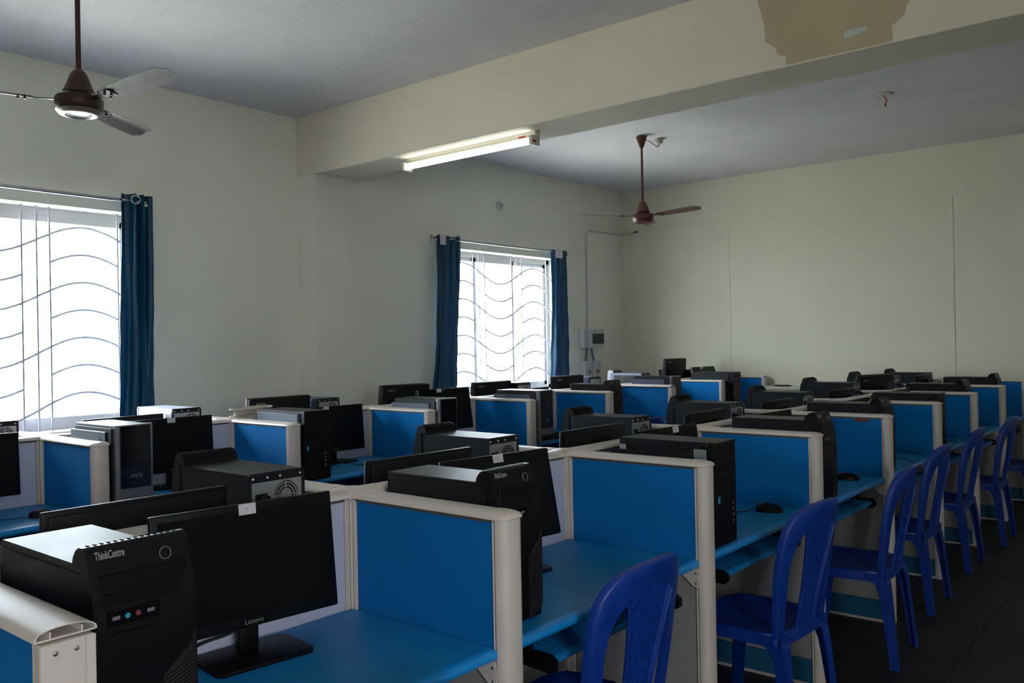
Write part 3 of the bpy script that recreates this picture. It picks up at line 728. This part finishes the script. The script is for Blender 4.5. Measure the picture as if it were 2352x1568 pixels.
        for zz in (h-.055, h-.105):
            m = MB()
            for k in range(14):
                for q in range(4): m.box(-.0005, .0016, -w/2+.022+k*.0088, -w/2+.028+k*.0088, zz+q*.0085, zz+q*.0085+.0045)
            P.append(('vent_slots', m.mesh('vent_slots', 'blackm'), None))
        m = MB().box(-.0005, .0022, -w/2+.02, w/2-.02, h-.112, h-.1105).box(-.0005, .0022, -w/2+.02, w/2-.02, h-.064, h-.0625)
        m.tube([(.001, -w/2+.02, h-.172), (.001, .030, h-.160), (.001, w/2-.014, h-.115)], .0009, 4)
        P.append(('bezel_line', m.mesh('bezel_line', 'printd'), None))
        P.append(('sticker', MB().box(0, .0010, -w/2+.012, -w/2+.027, h-.215, h-.190).mesh('sticker', 'bluest'), 'small cyan processor sticker'))
        m = MB()
        for k in range(18): m.poly([(0, .028, .03+k*.013), (0, .028, .034+k*.013), (0, w/2-.006, .044+k*.013), (0, w/2-.006, .040+k*.013)], (.0016, 0, 0))
        P.append(('vent_ribs', m.mesh('vent_ribs', 'blackm'), None))
        m = MB()
        for zz in (.075, .098, .118, .140): m.box(.001, .0024, .046, .054, zz, zz+.008)
        P.append(('port_panel', m.mesh('port_panel', 'zinc'), None))
        rear_parts(P, w, h, d, 'rings')
        return P
    if kind in ('rearwhite', 'rearblue', 'reardark'):
        c = {'rearwhite': 'white', 'rearblue': 'bluegrey', 'reardark': 'steel'}[kind]
        P.append(('case', MB().box(-d+.006, -.03, -w/2+.003, w/2-.003, .008, h, .003, 1).mesh('case', c), None))
        P.append(('side_cover', MB().box(-d+.014, -.031, w/2-.003, w/2+.001, .01, h-.014, .001, 1).mesh('side_cover', c), None))
        P.append(('bezel', MB().box(-.032, 0, -w/2, w/2, .002, h+.001, .010).mesh('bezel', 'silver' if c == 'white' else 'black'), None))
        P.append(('rear_rim', MB().box(-d, -d+.008, -w/2, w/2, .006, h+.001, .001, 1).mesh('rear_rim', 'black'), None))
        rear_parts(P, w, h, d, 'rings')
        return P
    if kind == 'round':     # silver tower with a hooped front handle and a round badge
        P.append(('case', MB().box(-d, -.05, -w/2+.003, w/2-.003, .008, h, .003, 1).mesh('case', 'palesteel'), None))
        prof = [(-.052, .002), (-.006, .002), (.002, .2), (-.004, h-.05), (-.012, h+.018), (-.024, h+.028), (-.052, h+.028), (-.075, h+.020), (-.082, h+.001), (-.052, h+.001)]
        P.append(('bezel', MB().poly([(x, -w/2, z) for x, z in prof], (0, w, 0)).mesh('bezel', 'silver', 30), None))
        P.append(('handle_grip', MB().poly([(x, -w/2+.010, z+.001) for x, z in prof[5:9]]+[(-.05, -w/2+.010, h+.010)], (0, w-.02, 0)).mesh('handle_grip', 'gloss', 30), 'black grip of the hooped handle'))
        P.append(('side_cover', MB().box(-d+.06, -.085, w/2-.003, w/2+.004, .03, h-.022, .003).mesh('side_cover', 'black'), 'black side cover'))
        n = 28; g = MB()
        a_ = [(-.20+.018*math.cos(2*PI*i/n), w/2+.005, h-.052+.018*math.sin(2*PI*i/n)) for i in range(n+1)]
        g.tube(a_, .0016, 5)
        P.append(('round_badge', g.mesh('round_badge', 'print'), None))
        rear_parts(P, w, h, d, 'rings')
        return P
TP = {}
def put_tower(kind, x, y, flip, label, group, w=.175, h=.375, d=.42, rz=0, z=ZD, lead=False, emboss=None):
    key = (kind, w, h, d)
    if key not in TP: TP[key] = tower(kind, w, h, d)
    t = thing('computer_tower', label, 'computer', (x, y, z), (PI if flip else 0)+rz, group)
    for n_, me, lb in TP[key]:
        if not flip and n_ in ('rear_plate', 'fan_cavity', 'fan_grille', 'screw', 'power_inlet', 'top_flange', 'side_flange'): continue
        if n_ == 'power_lead' and not lead: continue
        link(n_, me, t, lb)
    if kind.startswith('think'):
        if not flip:
            zt = (.346+h+.028)/2; xt = -.0095-.0085+.0008
            put_text('ThinkCentre', .0185, 'print', t, (xt-.0032, -.052, h+.018), (R_(90)-R_(11), 0, PI/2), bold=.0005, sx=.52)
            pr = 'power_ring'
            me = _tc.get(pr)
            if me is None:
                me = MB().tube([(0, .0105*math.cos(2*PI*i/28), .0105*math.sin(2*PI*i/28)) for i in range(29)], .0009, 5).mesh('power_ring', 'chrome', 60); _tc[pr] = me
            r = link('power_ring', me, t, 'chrome ring round the power button'); r.location = (-.0150, .043, h+.003); r.rotation_euler = (0, -R_(12), 0)
        put_text('lenovo', .085, 'printd', t, (-.24, -w/2-.0002, .22), (PI/2, 0, 0), name='embossed_lettering', bold=-.0012, sx=1.1) if not flip else \
            put_text('lenovo', .085, 'printd', t, (-.24, w/2+.0000, .22), (PI/2, 0, PI), name='embossed_lettering', bold=-.0012, sx=1.1)
    if kind == 'hcl':
        put_text('HCL', .022, 'print', t, (.0066, 0, .160), FX, shear=.35, sx=1.35, bold=.0002)
    return t
XF = -1.42                       # front plane of the towers on the aisle side
gA = 'computer towers in the aisle-side bays'
def T(j, kind, yc, label, **k): return put_tower(kind, k.pop('x', XF), yc, False, label, gA, **k)
T(0, 'think', .722, 'black tower at bottom left with bright sheen on its top, closest to the camera', w=.18, d=.395)
T(1, 'think', 1.737, 'black tower with an arched handle behind the first full blue partition')
T(2, 'open', 2.845, 'black tower with its side cover slid off showing a zinc strip', x=-1.365, h=.37, w=.160, d=.40)
T(3, 'think', 3.808, 'black arched-handle tower in the fourth aisle-side bay, half hiding a mouse', x=-1.335, h=.372)
T(4, 'think', 4.848, 'black arched-handle tower in the fifth aisle-side bay', x=-1.37, h=.374)
T(5, 'plain', 5.885, 'flat-topped black tower among arched-handle ones in the aisle-side bays', x=-1.345, h=.372, d=.40)
T(6, 'think', 7.03, 'black arched-handle tower second from the back wall in the aisle-side bays')
T(7, 'think', 8.19, 'black arched-handle tower closest to the back wall in the aisle-side bays')
gL = 'computer towers on the far side of the centre row'
def TL(kind, yc, label, xr=-2.10, **k): return put_tower(kind, xr-k.get('d', .42), yc, True, label, gL, **k)
TL('thinkr', 1.385, 'black tower with a ringed silver fan plate and mains lead', xr=-1.99, h=.398, lead=True, d=.40)
TL('think', 2.475, 'black tower with honeycomb fan plate beside the near wide monitor back', h=.382, d=.40)
TL('think', 3.482, 'black tower with honeycomb fan plate behind the third monitor back', h=.380, d=.40)
TL('think', 4.525, 'fourth black rear-facing tower on the far side of the centre row', h=.378, d=.40, lead=True)
TL('think', 5.61, 'fifth black rear-facing tower on the far side of the centre row', h=.378, d=.40)
TL('think', 6.60, 'sixth black rear-facing tower on the far side of the centre row', h=.395, d=.40, lead=True)
TL('think', 7.68, 'black rear-facing tower behind the raised tilted monitor of the centre row', h=.40, d=.40, lead=True)
TL('think', 8.72, 'black rear-facing tower of the centre row closest to the back wall', h=.39, d=.40)
gU = 'computer towers on the room side of the window row'
def TU(kind, yc, label, x=-3.85, **k): return put_tower(kind, x, yc, False, label, gU, **k)
TU('hcl', 1.917, 'black and silver tower with its side cover standing proud near the large window', h=.393, d=.42)
TU('vented', 2.952, 'black tower with blue-grey side and cyan sticker in the window row', h=.383, d=.43, x=-3.85)
TU('hcl', 3.997, 'silver-edged black tower in front of the tall tilted monitor', h=.386, d=.42)
TU('hcl', 5.047, 'silver-edged black tower with a glossy lit top in front of the far window', h=.383, d=.42)
TU('think', 6.09, 'black arched-handle tower in the window row', x=-3.90, h=.378)
TU('hcl', 7.127, 'silver-edged tower with open drive bays, seventh along the window row', h=.402, d=.42, x=-3.90)
TU('plain', 8.145, 'large black tower at the back-wall end of the window row', h=.404, d=.46, x=-3.77)
gV = 'computer towers on the window side of the window row'
def TV(kind, yc, label, xr=-4.60, **k): return put_tower(kind, xr-k.get('d', .42), yc, True, label, gV, **k)
TV('reardark', 1.61, 'dark tower with ringed fan plate cut off by the left picture edge', h=.398)
TV('rearwhite', 2.598, 'white tower with ringed fan plate in front of the near curtain', h=.396)
TV('rearblue', 3.62, 'blue-grey tower with ringed fan plate beside the branded monitor back', h=.393)
TV('reardark', 5.71, 'dark tower with ringed fan plate in front of the far window', h=.399)
TV('rearblue', 6.80, 'blue-grey tower with fan plate below the switch boxes', h=.403)
TV('round', 7.74, 'pale silver tower with hooped handle and round badge near the back corner', h=.403)
TV('reardark', 8.83, 'dark tower beneath the raised monitor near the back wall', h=.40)

# ------------------------------------------------------------------ monitors
def mon_parts(kind):
    """screen faces +X; origin on the desk under the stand"""
    P = []; S = []   # S: tilted head parts
    if kind == 'a':
        wd, ht, z0 = .462, .290, .072
        S.append(('bezel', MB().box(-.012, .004, -wd/2, wd/2, 0, ht, .004).mesh('bezel', 'black', 40), None))
        S.append(('screen', MB().box(.0036, .0046, -wd/2+.016, wd/2-.016, .026, ht-.016).mesh('screen', 'screen'), None))
        m = MB().poly([(-.012, -wd/2+.012, .01), (-.012, wd/2-.012, .01), (-.012, wd/2-.012, ht-.01), (-.012, -wd/2+.012, ht-.01)], (-.010, 0, 0), .004)
        m.box(-.040, -.018, -.15, .15, .03, ht-.10, .012); S.append(('back_shell', m.mesh('back_shell', 'blackm', 40), None))
        m = MB()
        for k in range(34): m.box(-.0232, -.0215, -.12+k*.0072, -.1165+k*.0072, ht-.085, ht-.045)
        S.append(('vent_slots', m.mesh('vent_slots', 'dark'), None))
        m = MB()
        for k in range(5): m.box(.003, .0055, wd/2-.10+k*.017, wd/2-.092+k*.017, .008, .012, .0008, 1)
        S.append(('button', m.mesh('button', 'gloss'), None))
        P.append(('neck', MB().box(-.028, .0, -.026, .026, .008, .115, .008).mesh('neck', 'black', 40), None))
        pl = [(-.062, -.105), (-.045, -.125), (.082, -.125), (.098, -.112), (.098, .112), (.082, .125), (-.045, .125), (-.062, .105)]
        m = MB().poly([(x, y, 0) for x, y in pl], (0, 0, .010), .002); P.append(('base', m.mesh('base', 'black', 30), None))
        return P, S, (wd, ht, z0)
    if kind in ('b', 'c'):
        wd, ht, z0 = (.47, .300, .11)
        S.append(('bezel', MB().box(-.022, .004, -wd/2, wd/2, 0, ht, .003).mesh('bezel', 'black', 40), None))
        S.append(('screen', MB().box(.0036, .0046, -wd/2+.017, wd/2-.017, .022, ht-.017).mesh('screen', 'screen'), None))
        m = MB().box(-.040, -.021, -wd/2+.003, wd/2-.003, .003, ht-.003, .004); m.box(-.056, -.038, -wd/2+.07, wd/2-.07, .01, ht-.10, .014)
        S.append(('back_shell', m.mesh('back_shell', 'blackm', 40), None))
        P.append(('neck', MB().box(-.085, -.055, -.045, .045, .012, .30, .010).mesh('neck', 'black', 40), None))
        P.append(('base', MB().lathe([(0, 0), (.100, 0), (.105, .004), (.1, .011), (.05, .016), (0, .016)], (-.015, 0, 0), 32).mesh('base', 'black', 40), None))
        return P, S, (wd, ht, z0)
MP = {k: mon_parts(k) for k in ('a', 'b')}
STK = MB().box(0, .0012, -.022, .022, -.013, .013, .0004, 1).mesh('sticker', 'sticker')
STR = MB().box(.0011, .0016, -.005, .003, -.004, .004).mesh('red_stamp', mat('faded_red_ink', (.56, .42, .46, 1), .6))
def monitor(kind, x, y, rz, ztop, label, group, tilt=6, sticker=None, logo=True, top_logo=False):
    """(x, y) = centre of the top edge of the screen, ztop its height"""
    P, S, (wd, ht, z0) = MP[kind]
    tl = R_(tilt)
    bz = ztop-ht*math.cos(tl)-ZD
    c, s = math.cos(rz), math.sin(rz); off = ht*math.sin(tl)           # bottom edge lies forward of the top edge
    hx = x+c*off; hy = y+s*off
    t = thing('monitor', label, 'monitor', (hx, hy, ZD), rz, group)
    sc = (bz+.035)/.115 if kind == 'a' else (bz+.12)/.30
    for n_, me, lb in P:
        o = link(n_, me, t, lb)
        if kind == 'a': o.location.x = -.022-.0
        if n_ == 'neck': o.scale.z = sc
    for n_, me, lb in S:
        o = link(n_, me, t, lb); o.location = (0, 0, bz); o.rotation_euler = (0, -tl, 0)
    def head(o, lx, ly, lz):
        o.location = (lx*math.cos(tl)-lz*math.sin(tl), ly, bz+lx*math.sin(tl)+lz*math.cos(tl))
    if logo and kind == 'a':
        o = link('lettering', text_mesh('Lenovo', .017, 'print', sx=.95), t); head(o, .0045, 0, .013); o.rotation_euler = (PI/2-tl, 0, PI/2)
    if kind == 'b' and logo:
        o = link('lettering', text_mesh('lenovo', .024, 'print', sx=1.1, bold=.0005, shear=.12), t); head(o, -.0405, wd/2-.085, ht-.035); o.rotation_euler = (PI/2+tl, 0, -PI/2)
    if top_logo:
        o = link('lettering', text_mesh('lenovo', .018, 'print', sx=1.1, bold=.0004, shear=.1), t); head(o, .0046, -.02, ht-.010); o.rotation_euler = (PI/2-tl, 0, PI/2)
    if sticker is not None:
        o = link('sticker', STK, t, 'white paper sticker on the top bezel'); head(o, .0042, sticker, ht-.014); o.rotation_euler = (0, -tl, 0)
        q = link('red_stamp', STR, o)
    return t
g = 'monitors in the aisle-side bays'
monitor('a', -1.808, 1.17, R_(-6.7), 1.128, 'black monitor facing the camera on the nearest blue desk', g, 6, .0)
monitor('a', -1.815, 2.105, R_(-8), 1.140, 'black monitor tilted back behind the tower of the second aisle-side bay', g, 12, .0)
monitor('a', -1.785, 3.165, R_(-4), 1.137, 'black monitor whose top edge shows over the tower with the open side', g, 8, .06)
monitor('a', -1.83, 4.36, R_(-4), 1.112, 'black monitor mostly hidden by the tower of the fourth aisle-side bay', g, 8)
monitor('a', -1.75, 5.51, 0, 1.112, 'black monitor whose corner shows in the fifth aisle-side bay', g, 8)
monitor('a', -1.75, 6.47, 0, 1.122, 'black monitor whose corner shows in the sixth aisle-side bay', g, 8)
monitor('a', -1.75, 7.41, 0, 1.128, 'black monitor whose corner shows in the seventh aisle-side bay', g, 8)
g = 'monitor backs on the far side of the centre row'
for j, (yc, zt, lab) in enumerate(((1.03, 1.138, 'wide black monitor back at left below the window row desks'), (1.99, 1.140, 'second black monitor back along the centre row'),
        (3.01, 1.141, 'third black monitor back along the centre row'), (4.035, 1.134, 'fourth black monitor back along the centre row'), (4.98, 1.133, 'fifth black monitor back along the centre row'), (6.12, 1.139, 'sixth black monitor back along the centre row'))):
    o = monitor('a', -2.05, yc, PI+R_((-1, -3, -1, 2, 0, -2)[j]), zt, lab, g, 4)
    if j == 1:
        q = link('embossed_lettering', text_mesh('Lenovo', .045, 'printd', sx=1.0, bold=-.0006), o); q.location = (-.026, .12, .22); q.rotation_euler = (PI/2, 0, -PI/2)
monitor('b', -2.10, 7.02, PI+R_(-14), 1.205, 'raised black monitor leaning back near the far end of the centre row', g, 14)
monitor('a', -2.05, 8.27, PI, 1.156, 'black monitor back closest to the back wall in the centre row', g, 4)
g = 'monitors on the room side of the window row'
monitor('a', -4.35, 1.37, R_(-3), 1.128, 'black monitor at the left picture edge below the large window', g, 4)
monitor('a', -4.352, 2.37, R_(-3), 1.134, 'black monitor with white sticker beside the silver-edged tower at left', g, 4, -.005)
monitor('a', -4.35, 3.46, R_(-2), 1.124, 'black monitor above loose cables on the window row desk', g, 4, -.06)
monitor('b', -4.32, 4.44, R_(-7), 1.185, 'tall black monitor with a sticker and lettering on its top bezel', g, 9, -.05, logo=False, top_logo=True)
monitor('a', -4.35, 5.50, 0, 1.132, 'black monitor edge behind the silver-edged tower at the far window', g, 9)
monitor('b', -4.37, 8.58, R_(-3), 1.208, 'black monitor leaning far back near the back wall', g, 20, -.05, logo=False, top_logo=True)
g = 'monitor backs on the window side of the window row'
monitor('a', -4.68, 2.27, PI+R_(3), 1.136, 'black monitor back before the white tower and near curtain', g, 3)
monitor('b', -4.69, 3.28, PI, 1.186, 'black monitor back with white lettering beside the cable coil', g, 3)
monitor('b', -4.70, 4.40, PI+R_(-2), 1.212, 'black monitor back with lettering left of the far window', g, 6)
monitor('b', -4.69, 5.375, PI, 1.190, 'black monitor back with lettering against the bright far window', g, 3)
monitor('b', -4.68, 6.44, PI, 1.196, 'black monitor back with lettering under the far curtain', g, 3)
monitor('b', -4.68, 8.48, PI, 1.302, 'highest black monitor back, standing out against the back wall', g, 4)

# ------------------------------------------------------------------ mice, keyboard, cables
def mouse(x, y, rz, label, cable):
    t = thing('mouse', label, 'mouse', (x, y, ZD), rz, 'computer mice')
    m = MB(); rings = []
    for i in range(11):
        u = i/10; X = -.055+.11*u
        hw = .030*math.sin(PI*(.12+.80*u))**.5*(1 if u < .5 else 1); hh = .036*math.sin(PI*(.10+.72*u))**.8
        if u in (0, 1): hw *= .6
        rings.append([(X, hw*math.cos(a), .002+max(0, hh*math.sin(a)**.8)) for a in [PI*k/10 for k in range(11)]])
    m.loft(rings); m.build('body', 'black', t, 60)
    MB().cyl((.028, -.004, .030), (.028, .004, .030), .008, 12).build('scroll_wheel', 'redp', t, 60, 'small red scroll wheel')
    # the lead starts at the mouse nose, given in world coordinates
    inv = Matrix.Translation((x, y, ZD)) @ Matrix.Rotation(rz, 4, 'Z'); inv.invert()
    pts = [inv @ Vector(p) for p in cable]
    MB().tube(cr([(.05, 0, .012)]+pts, 8), .0022, 6).build('lead', 'wire', t, 60)
    return t
mouse(-1.478, 3.485, R_(197), 'black mouse with a red wheel on the third aisle-side desk', [(-1.56, 3.43, ZD+.003), (-1.60, 3.33, ZD+.006), (-1.62, 3.2, ZD+.003), (-1.64, 3.05, ZD+.003), (-1.66, 2.97, ZD+.003)])
mouse(-1.478, 4.49, R_(200), 'black mouse beside the tower on the fourth aisle-side desk', [(-1.57, 4.43, ZD+.003), (-1.62, 4.3, ZD+.003), (-1.7, 4.2, ZD+.003)])
mouse(-4.04, 1.585, R_(230), 'black mouse at the left edge below the large window', [(-4.09, 1.53, ZD+.004), (-4.13, 1.44, ZD+.004), (-4.22, 1.36, ZD+.03), (-4.27, 1.27, ZD+.03)])
def cable(label, pts, r=.0028, m='wire', cat='cable', n=8):
    P = cr(pts, n); c = P[0].copy()
    o = MB().tube([p-c for p in P], r, 6).build('cable', m, None, 60); o.location = c
    return tag(o, label, cat)
z = ZD+.004
cable('loose black cable looped on the window row desk', [(-4.14, 3.20, z), (-4.13, 3.34, z+.02), (-4.10, 3.47, z), (-4.07, 3.58, z), (-4.12, 3.62, z+.006), (-4.02, 3.60, z), (-3.98, 3.68, z), (-4.04, 3.74, z), (-4.10, 3.66, z+.008), (-4.04, 3.55, z+.005)])
cable('black cable arching over the fifth aisle-side desk edge', [(-1.62, 5.10, z), (-1.55, 5.20, z+.03), (-1.46, 5.28, z+.02), (-1.375, 5.32, z-.002), (-1.335, 5.33, z-.04), (-1.335, 5.34, z-.10)])
cable('black cable lying on the sixth aisle-side desk', [(-1.58, 6.14, z), (-1.52, 6.24, z+.012), (-1.45, 6.40, z), (-1.40, 6.52, z)])
cable('black monitor lead drooping behind the near monitor stand', [(-1.845, 1.20, .84), (-1.86, 1.16, .81), (-1.87, 1.08, .80), (-1.875, 1.0, .775), (-1.86, .93, z)], .0035)
cable('black monitor lead behind the stand of the second window row monitor', [(-4.39, 2.42, .855), (-4.40, 2.50, .82), (-4.38, 2.62, .79), (-4.35, 2.70, z)], .004)
cable('black monitor lead under the window row monitor above the loose cable', [(-4.38, 3.48, .85), (-4.385, 3.42, .82), (-4.37, 3.36, .79), (-4.3, 3.30, z)], .004)
cable('thin black cable hanging below the second aisle-side desk at left', [(-1.73, 1.83, .70), (-1.73, 1.84, .60), (-1.72, 1.85, .48), (-1.725, 1.84, .20)], .003)
cable('thin black cable hanging below the second aisle-side tray', [(-1.72, 2.02, .62), (-1.725, 2.03, .5), (-1.71, 2.06, .35), (-1.72, 2.05, .1)], .003)
t = thing('keyboard', 'black keyboard at the foot of the silver-edged tower by the far window', 'keyboard', (-3.98, 5.38, ZD), R_(4), None)
MB().poly([(-.075, -.22, 0), (.075, -.22, 0), (.075, -.22, .010), (-.075, -.22, .024)], (0, .44, 0), .002).build('tray', 'black', t)
kb = MB()
for r in range(5):
    for c_ in range(15): kb.box(-.062+r*.026, -.040+r*.026, -.205+c_*.0275, -.182+c_*.0275, .020-r*.0026, .029-r*.0026, .002, 1)
kb.build('keys', 'blackm', t)
# coil of beige cable resting on the window-row partition caps
pts = []
rnd = random.Random(5)
for i in range(170):
    a = i*2*PI/17; k = i/170
    q = i//17; ra, rb = .128+.024*math.sin(q*2.1)+.006*math.sin(i*.9), .060+.020*math.sin(q*3.7+1)+.004*rnd.random()
    pts.append((.012*math.sin(i*.31)+rb*math.sin(a), ra*math.cos(a)+.012*math.cos(i*.23), .008+.006*((q*5) % 9)+.012*math.sin(a+q*1.9)*math.sin(q*1.3)**2+.006))
co = thing('cable_coil', 'coil of beige cable heaped on the window row partition top', 'cable', (XS2+.005, yk2(1)+.12, HP+.009), R_(6))
MB().tube(pts, .0048, 5).build('windings', 'coil', co, 60)

# ------------------------------------------------------------------ cabinet by the back wall
t = thing('low_cabinet', 'low off-white cabinet against the back wall right of the window row', 'cabinet', (-3.40, YB-.16, 0))
MB().box(-.40, .45, -.10, .15, .05, .955, .003).build('body', 'cabinet', t)
MB().box(-.41, .46, -.115, .152, .955, .985, .004).build('top_board', 'cabinet', t)
MB().box(-.38, .43, -.085, .14, 0, .052).build('plinth', 'dark', t)
o = MB(); o.loft([[(-.09+.18*k/8, .035*math.cos(a)*(.4+.6*math.sin(PI*(k+.5)/9)), .004+.016*max(0, math.sin(a))*(.5+.5*abs(math.sin(k*1.3)))) for a in [PI*q/6 for q in range(7)]] for k in range(9)])
o = o.build('folded_cloth', 'black', None, 60); o.location = (-3.62, YB-.17, .985); tag(o, 'small crumpled black cloth on the low off-white cabinet', 'cloth')

# ------------------------------------------------------------------ blue plastic chairs
def back_x(z, y):
    u = max(0, (z-.42)/.46); return -.185-.095*u**1.1+.045*(y/.21)**2*(.35+.65*u)
def chair_parts():
    P = []
    # seat: rounded slab with a shallow dish and turned-down rim
    m = MB(); bm = m.bm
    def outline(s, n=40):
        pts = []
        for i in range(n):
            a = 2*PI*i/n; c, q = math.cos(a), math.sin(a); e = .42
            x = math.copysign(abs(c)**e, c)*.205; y = math.copysign(abs(q)**e, q)*(.215-.012*(-c if c < 0 else 0))
            pts.append((x*s, y*s))
        return pts
    rings = []
    for s, z in ((.02, .418), (.3, .418), (.6, .420), (.85, .427), (.95, .434), (1.0, .430), (1.012, .415), (1.015, .388), (1.004, .388), (.99, .412), (.94, .422), (.6, .408), (.02, .406)):
        rings.append([(x+.01, y, z+.010*(x/.2 > .6)*0) for x, y in outline(s)])
    m.loft(rings); P.append(('seat', m.mesh('seat', 'chair', 50), None))
    # legs with a flared shoulder
    for sx in (1, -1):
        for sy in (1, -1):
            m = MB(); rings = []
            for z, cx, cy, a, b in ((.428, .150, .165, .115, .085), (.405, .162, .178, .085, .062), (.375, .172, .186, .060, .050), (.32, .180, .190, .048, .044), (.2, .192, .196, .042, .040), (.02, .210, .205, .036, .034), (.0, .212, .206, .040, .038)):
                if sx < 0: cx = cx+.008
                X = sx*cx; Y = sy*(cy-.02 if sx < 0 else cy)
                # L-shaped channel section, open side facing the middle of the chair
                t_ = .007; ax, by = a, b
                sec = [(0, 0), (-ax, 0), (-ax, -t_), (-t_, -t_), (-t_, -by), (0, -by)]
                rings.append([(X+.02*sx+sx*px, Y+.02*sy+sy*py, z) for px, py in sec])
            m.loft(rings); P.append(('leg', m.mesh('leg', 'chair'), None))
    # front, rear and side aprons
    m = MB()
    for sy in (1, -1):
        m.poly([(x, sy*.212, z) for x, z in ((-.17, .425), (.19, .425), (.19, .36), (.15, .385), (.08, .395), (-.08, .395), (-.14, .385), (-.17, .36))], (0, -sy*.006, 0))
    for sx in (1, -1):
        m.poly([(.01+sx*.203, y, z) for y, z in ((-.19, .425), (.19, .425), (.19, .365), (.14, .388), (.07, .395), (-.07, .395), (-.14, .388), (-.19, .365))], (-sx*.006, 0, 0))
    P.append(('apron', m.mesh('apron', 'chair'), None))
    # back: arched outer frame
    n = 44; outer = []; inner = []
    def arch_pt(t, hw, zt, zb, e):
        if t < .28: q = t/.28; return (-hw*(1-.0*q), zb+(zt-.17-zb)*q)
        if t > .72: q = (1-t)/.28; return (hw, zb+(zt-.17-zb)*q)
        a = PI*(t-.28)/.44; c, s = -math.cos(a), math.sin(a)
        return (math.copysign(abs(c)**e, c)*hw, zt-.17+.17*s**e)
    def taper(y, z): return y*(.88+.12*min(1, max(0, (z-.42)/.22)))*(1-.04*max(0, (z-.70)/.18))
    for i in range(n+1):
        t = i/n
        y, z = arch_pt(t, .222, .903, .415, .66); outer.append((taper(y, z), z))
        y, z = arch_pt(t, .168, .822, .415, .74); inner.append((taper(y, z), z))
    m = MB(); rings = []
    for (yo, zo), (yi, zi) in zip(outer, inner):
        ym, zm = (yo+yi)/2, (zo+zi)/2
        def pt(y, z, o): return (back_x(z, y)+o, y, z)
        rings.append([pt(yo, zo, .016), pt(yo, zo, -.004), pt(yo*.93+yi*.07, zo*.93+zi*.07, -.009), pt(ym, zm, -.006), pt(yi, zi, -.004), pt(yi, zi, .012), pt(ym, zm, .003), pt(yo*.93+yi*.07, zo*.93+zi*.07, .004)])
    m.loft(rings); P.append(('back_frame', m.mesh('back_frame', 'chair', 50), None))
    # perforated woven splat
    m = MB(); bm = m.bm; nu, nv = 30, 66
    def hw(v): return .062+.050*v**1.6+.010*(1-v)**3
    G = []; 
    for j in range(nv+1):
        v = j/nv; row = []
        for i in range(nu+1):
            u = -1+2*i/nu
            zt = .830-.026*abs(u)**2
            z = .425+(zt-.425)*v; y = u*hw(v)
            wv_ = .0032*math.sin(i*2*PI/6+(PI if (j//6) % 2 else 0))*abs(math.sin(j*PI/6))*(abs(u) < .86)
            rim = .007 if abs(u) > .88 else 0
            row.append((back_x(z, y)-.004-wv_-rim, y, z))
        G.append(row)
    A = [[bm.verts.new(p) for p in r] for r in G]; B = [[bm.verts.new((p[0]+.004, p[1], p[2])) for p in r] for r in G]
    for j in range(nv):
        for i in range(nu):
            hole = (i % 6 == 2) and (j % 6 == 0) and 2 < i < nu-3 and 3 < j < nv-2
            if hole:
                for (a0, b0, a1, b1) in ((j, i, j, i+1), (j, i+1, j+1, i+1), (j+1, i+1, j+1, i), (j+1, i, j, i)):
                    bm.faces.new([A[a0][b0], A[a1][b1], B[a1][b1], B[a0][b0]])
                continue
            bm.faces.new([A[j][i], A[j][i+1], A[j+1][i+1], A[j+1][i]]); bm.faces.new([B[j][i], B[j+1][i], B[j+1][i+1], B[j][i+1]])
        for i in (0, nu): bm.faces.new([A[j][i], A[j+1][i], B[j+1][i], B[j][i]])
    P.append(('back_splat', m.mesh('back_splat', 'chair', 40), 'perforated basket-weave splat'))
    m = MB()
    for s in (-1, 1):
        m.tube([(back_x(.425+.39*v, s*hw(v))-.007, s*hw(v), .425+.37*v) for v in [k/14 for k in range(15)]], .007, 6)
    P.append(('splat_rib', m.mesh('splat_rib', 'chair', 60), None))
    return P
CP = chair_parts()
def chair(x, y, rz, label, group):
    t = thing('plastic_chair', label, 'chair', (x, y, 0), rz, group)
    for n_, me, lb in CP: link(n_, me, t, lb)
    return t
g = 'blue plastic chairs along the right-hand aisle'
chair(-1.28, .99, R_(180), 'blue plastic chair cut off by the bottom edge below the near desk', g)
chair(-1.475, 2.05, R_(180), 'large blue plastic chair with woven back at bottom centre', g)
chair(-1.40, 3.17, R_(176), 'blue plastic chair before the third aisle-side desk, whole back and seat seen', g)
chair(-1.37, 4.22, R_(183), 'blue plastic chair before the fourth aisle-side desk', g)
chair(-1.43, 5.15, R_(180), 'blue plastic chair before the fifth aisle-side desk', g)
chair(-1.45, 6.16, R_(180), 'blue plastic chair before the sixth aisle-side desk', g)
chair(-1.41, 7.08, R_(180), 'blue plastic chair before the seventh aisle-side desk', g)
chair(-1.38, 8.15, R_(180), 'blue plastic chair closest to the back wall in the right-hand aisle', g)
g = 'blue plastic chairs between the two desk rows'
chair(-3.62, 2.07, R_(180), 'blue plastic chair back peeking out left of the ringed-fan tower', g)
chair(-3.66, 5.83, R_(180), 'blue plastic chair between the desk rows below the arched-handle tower', g)
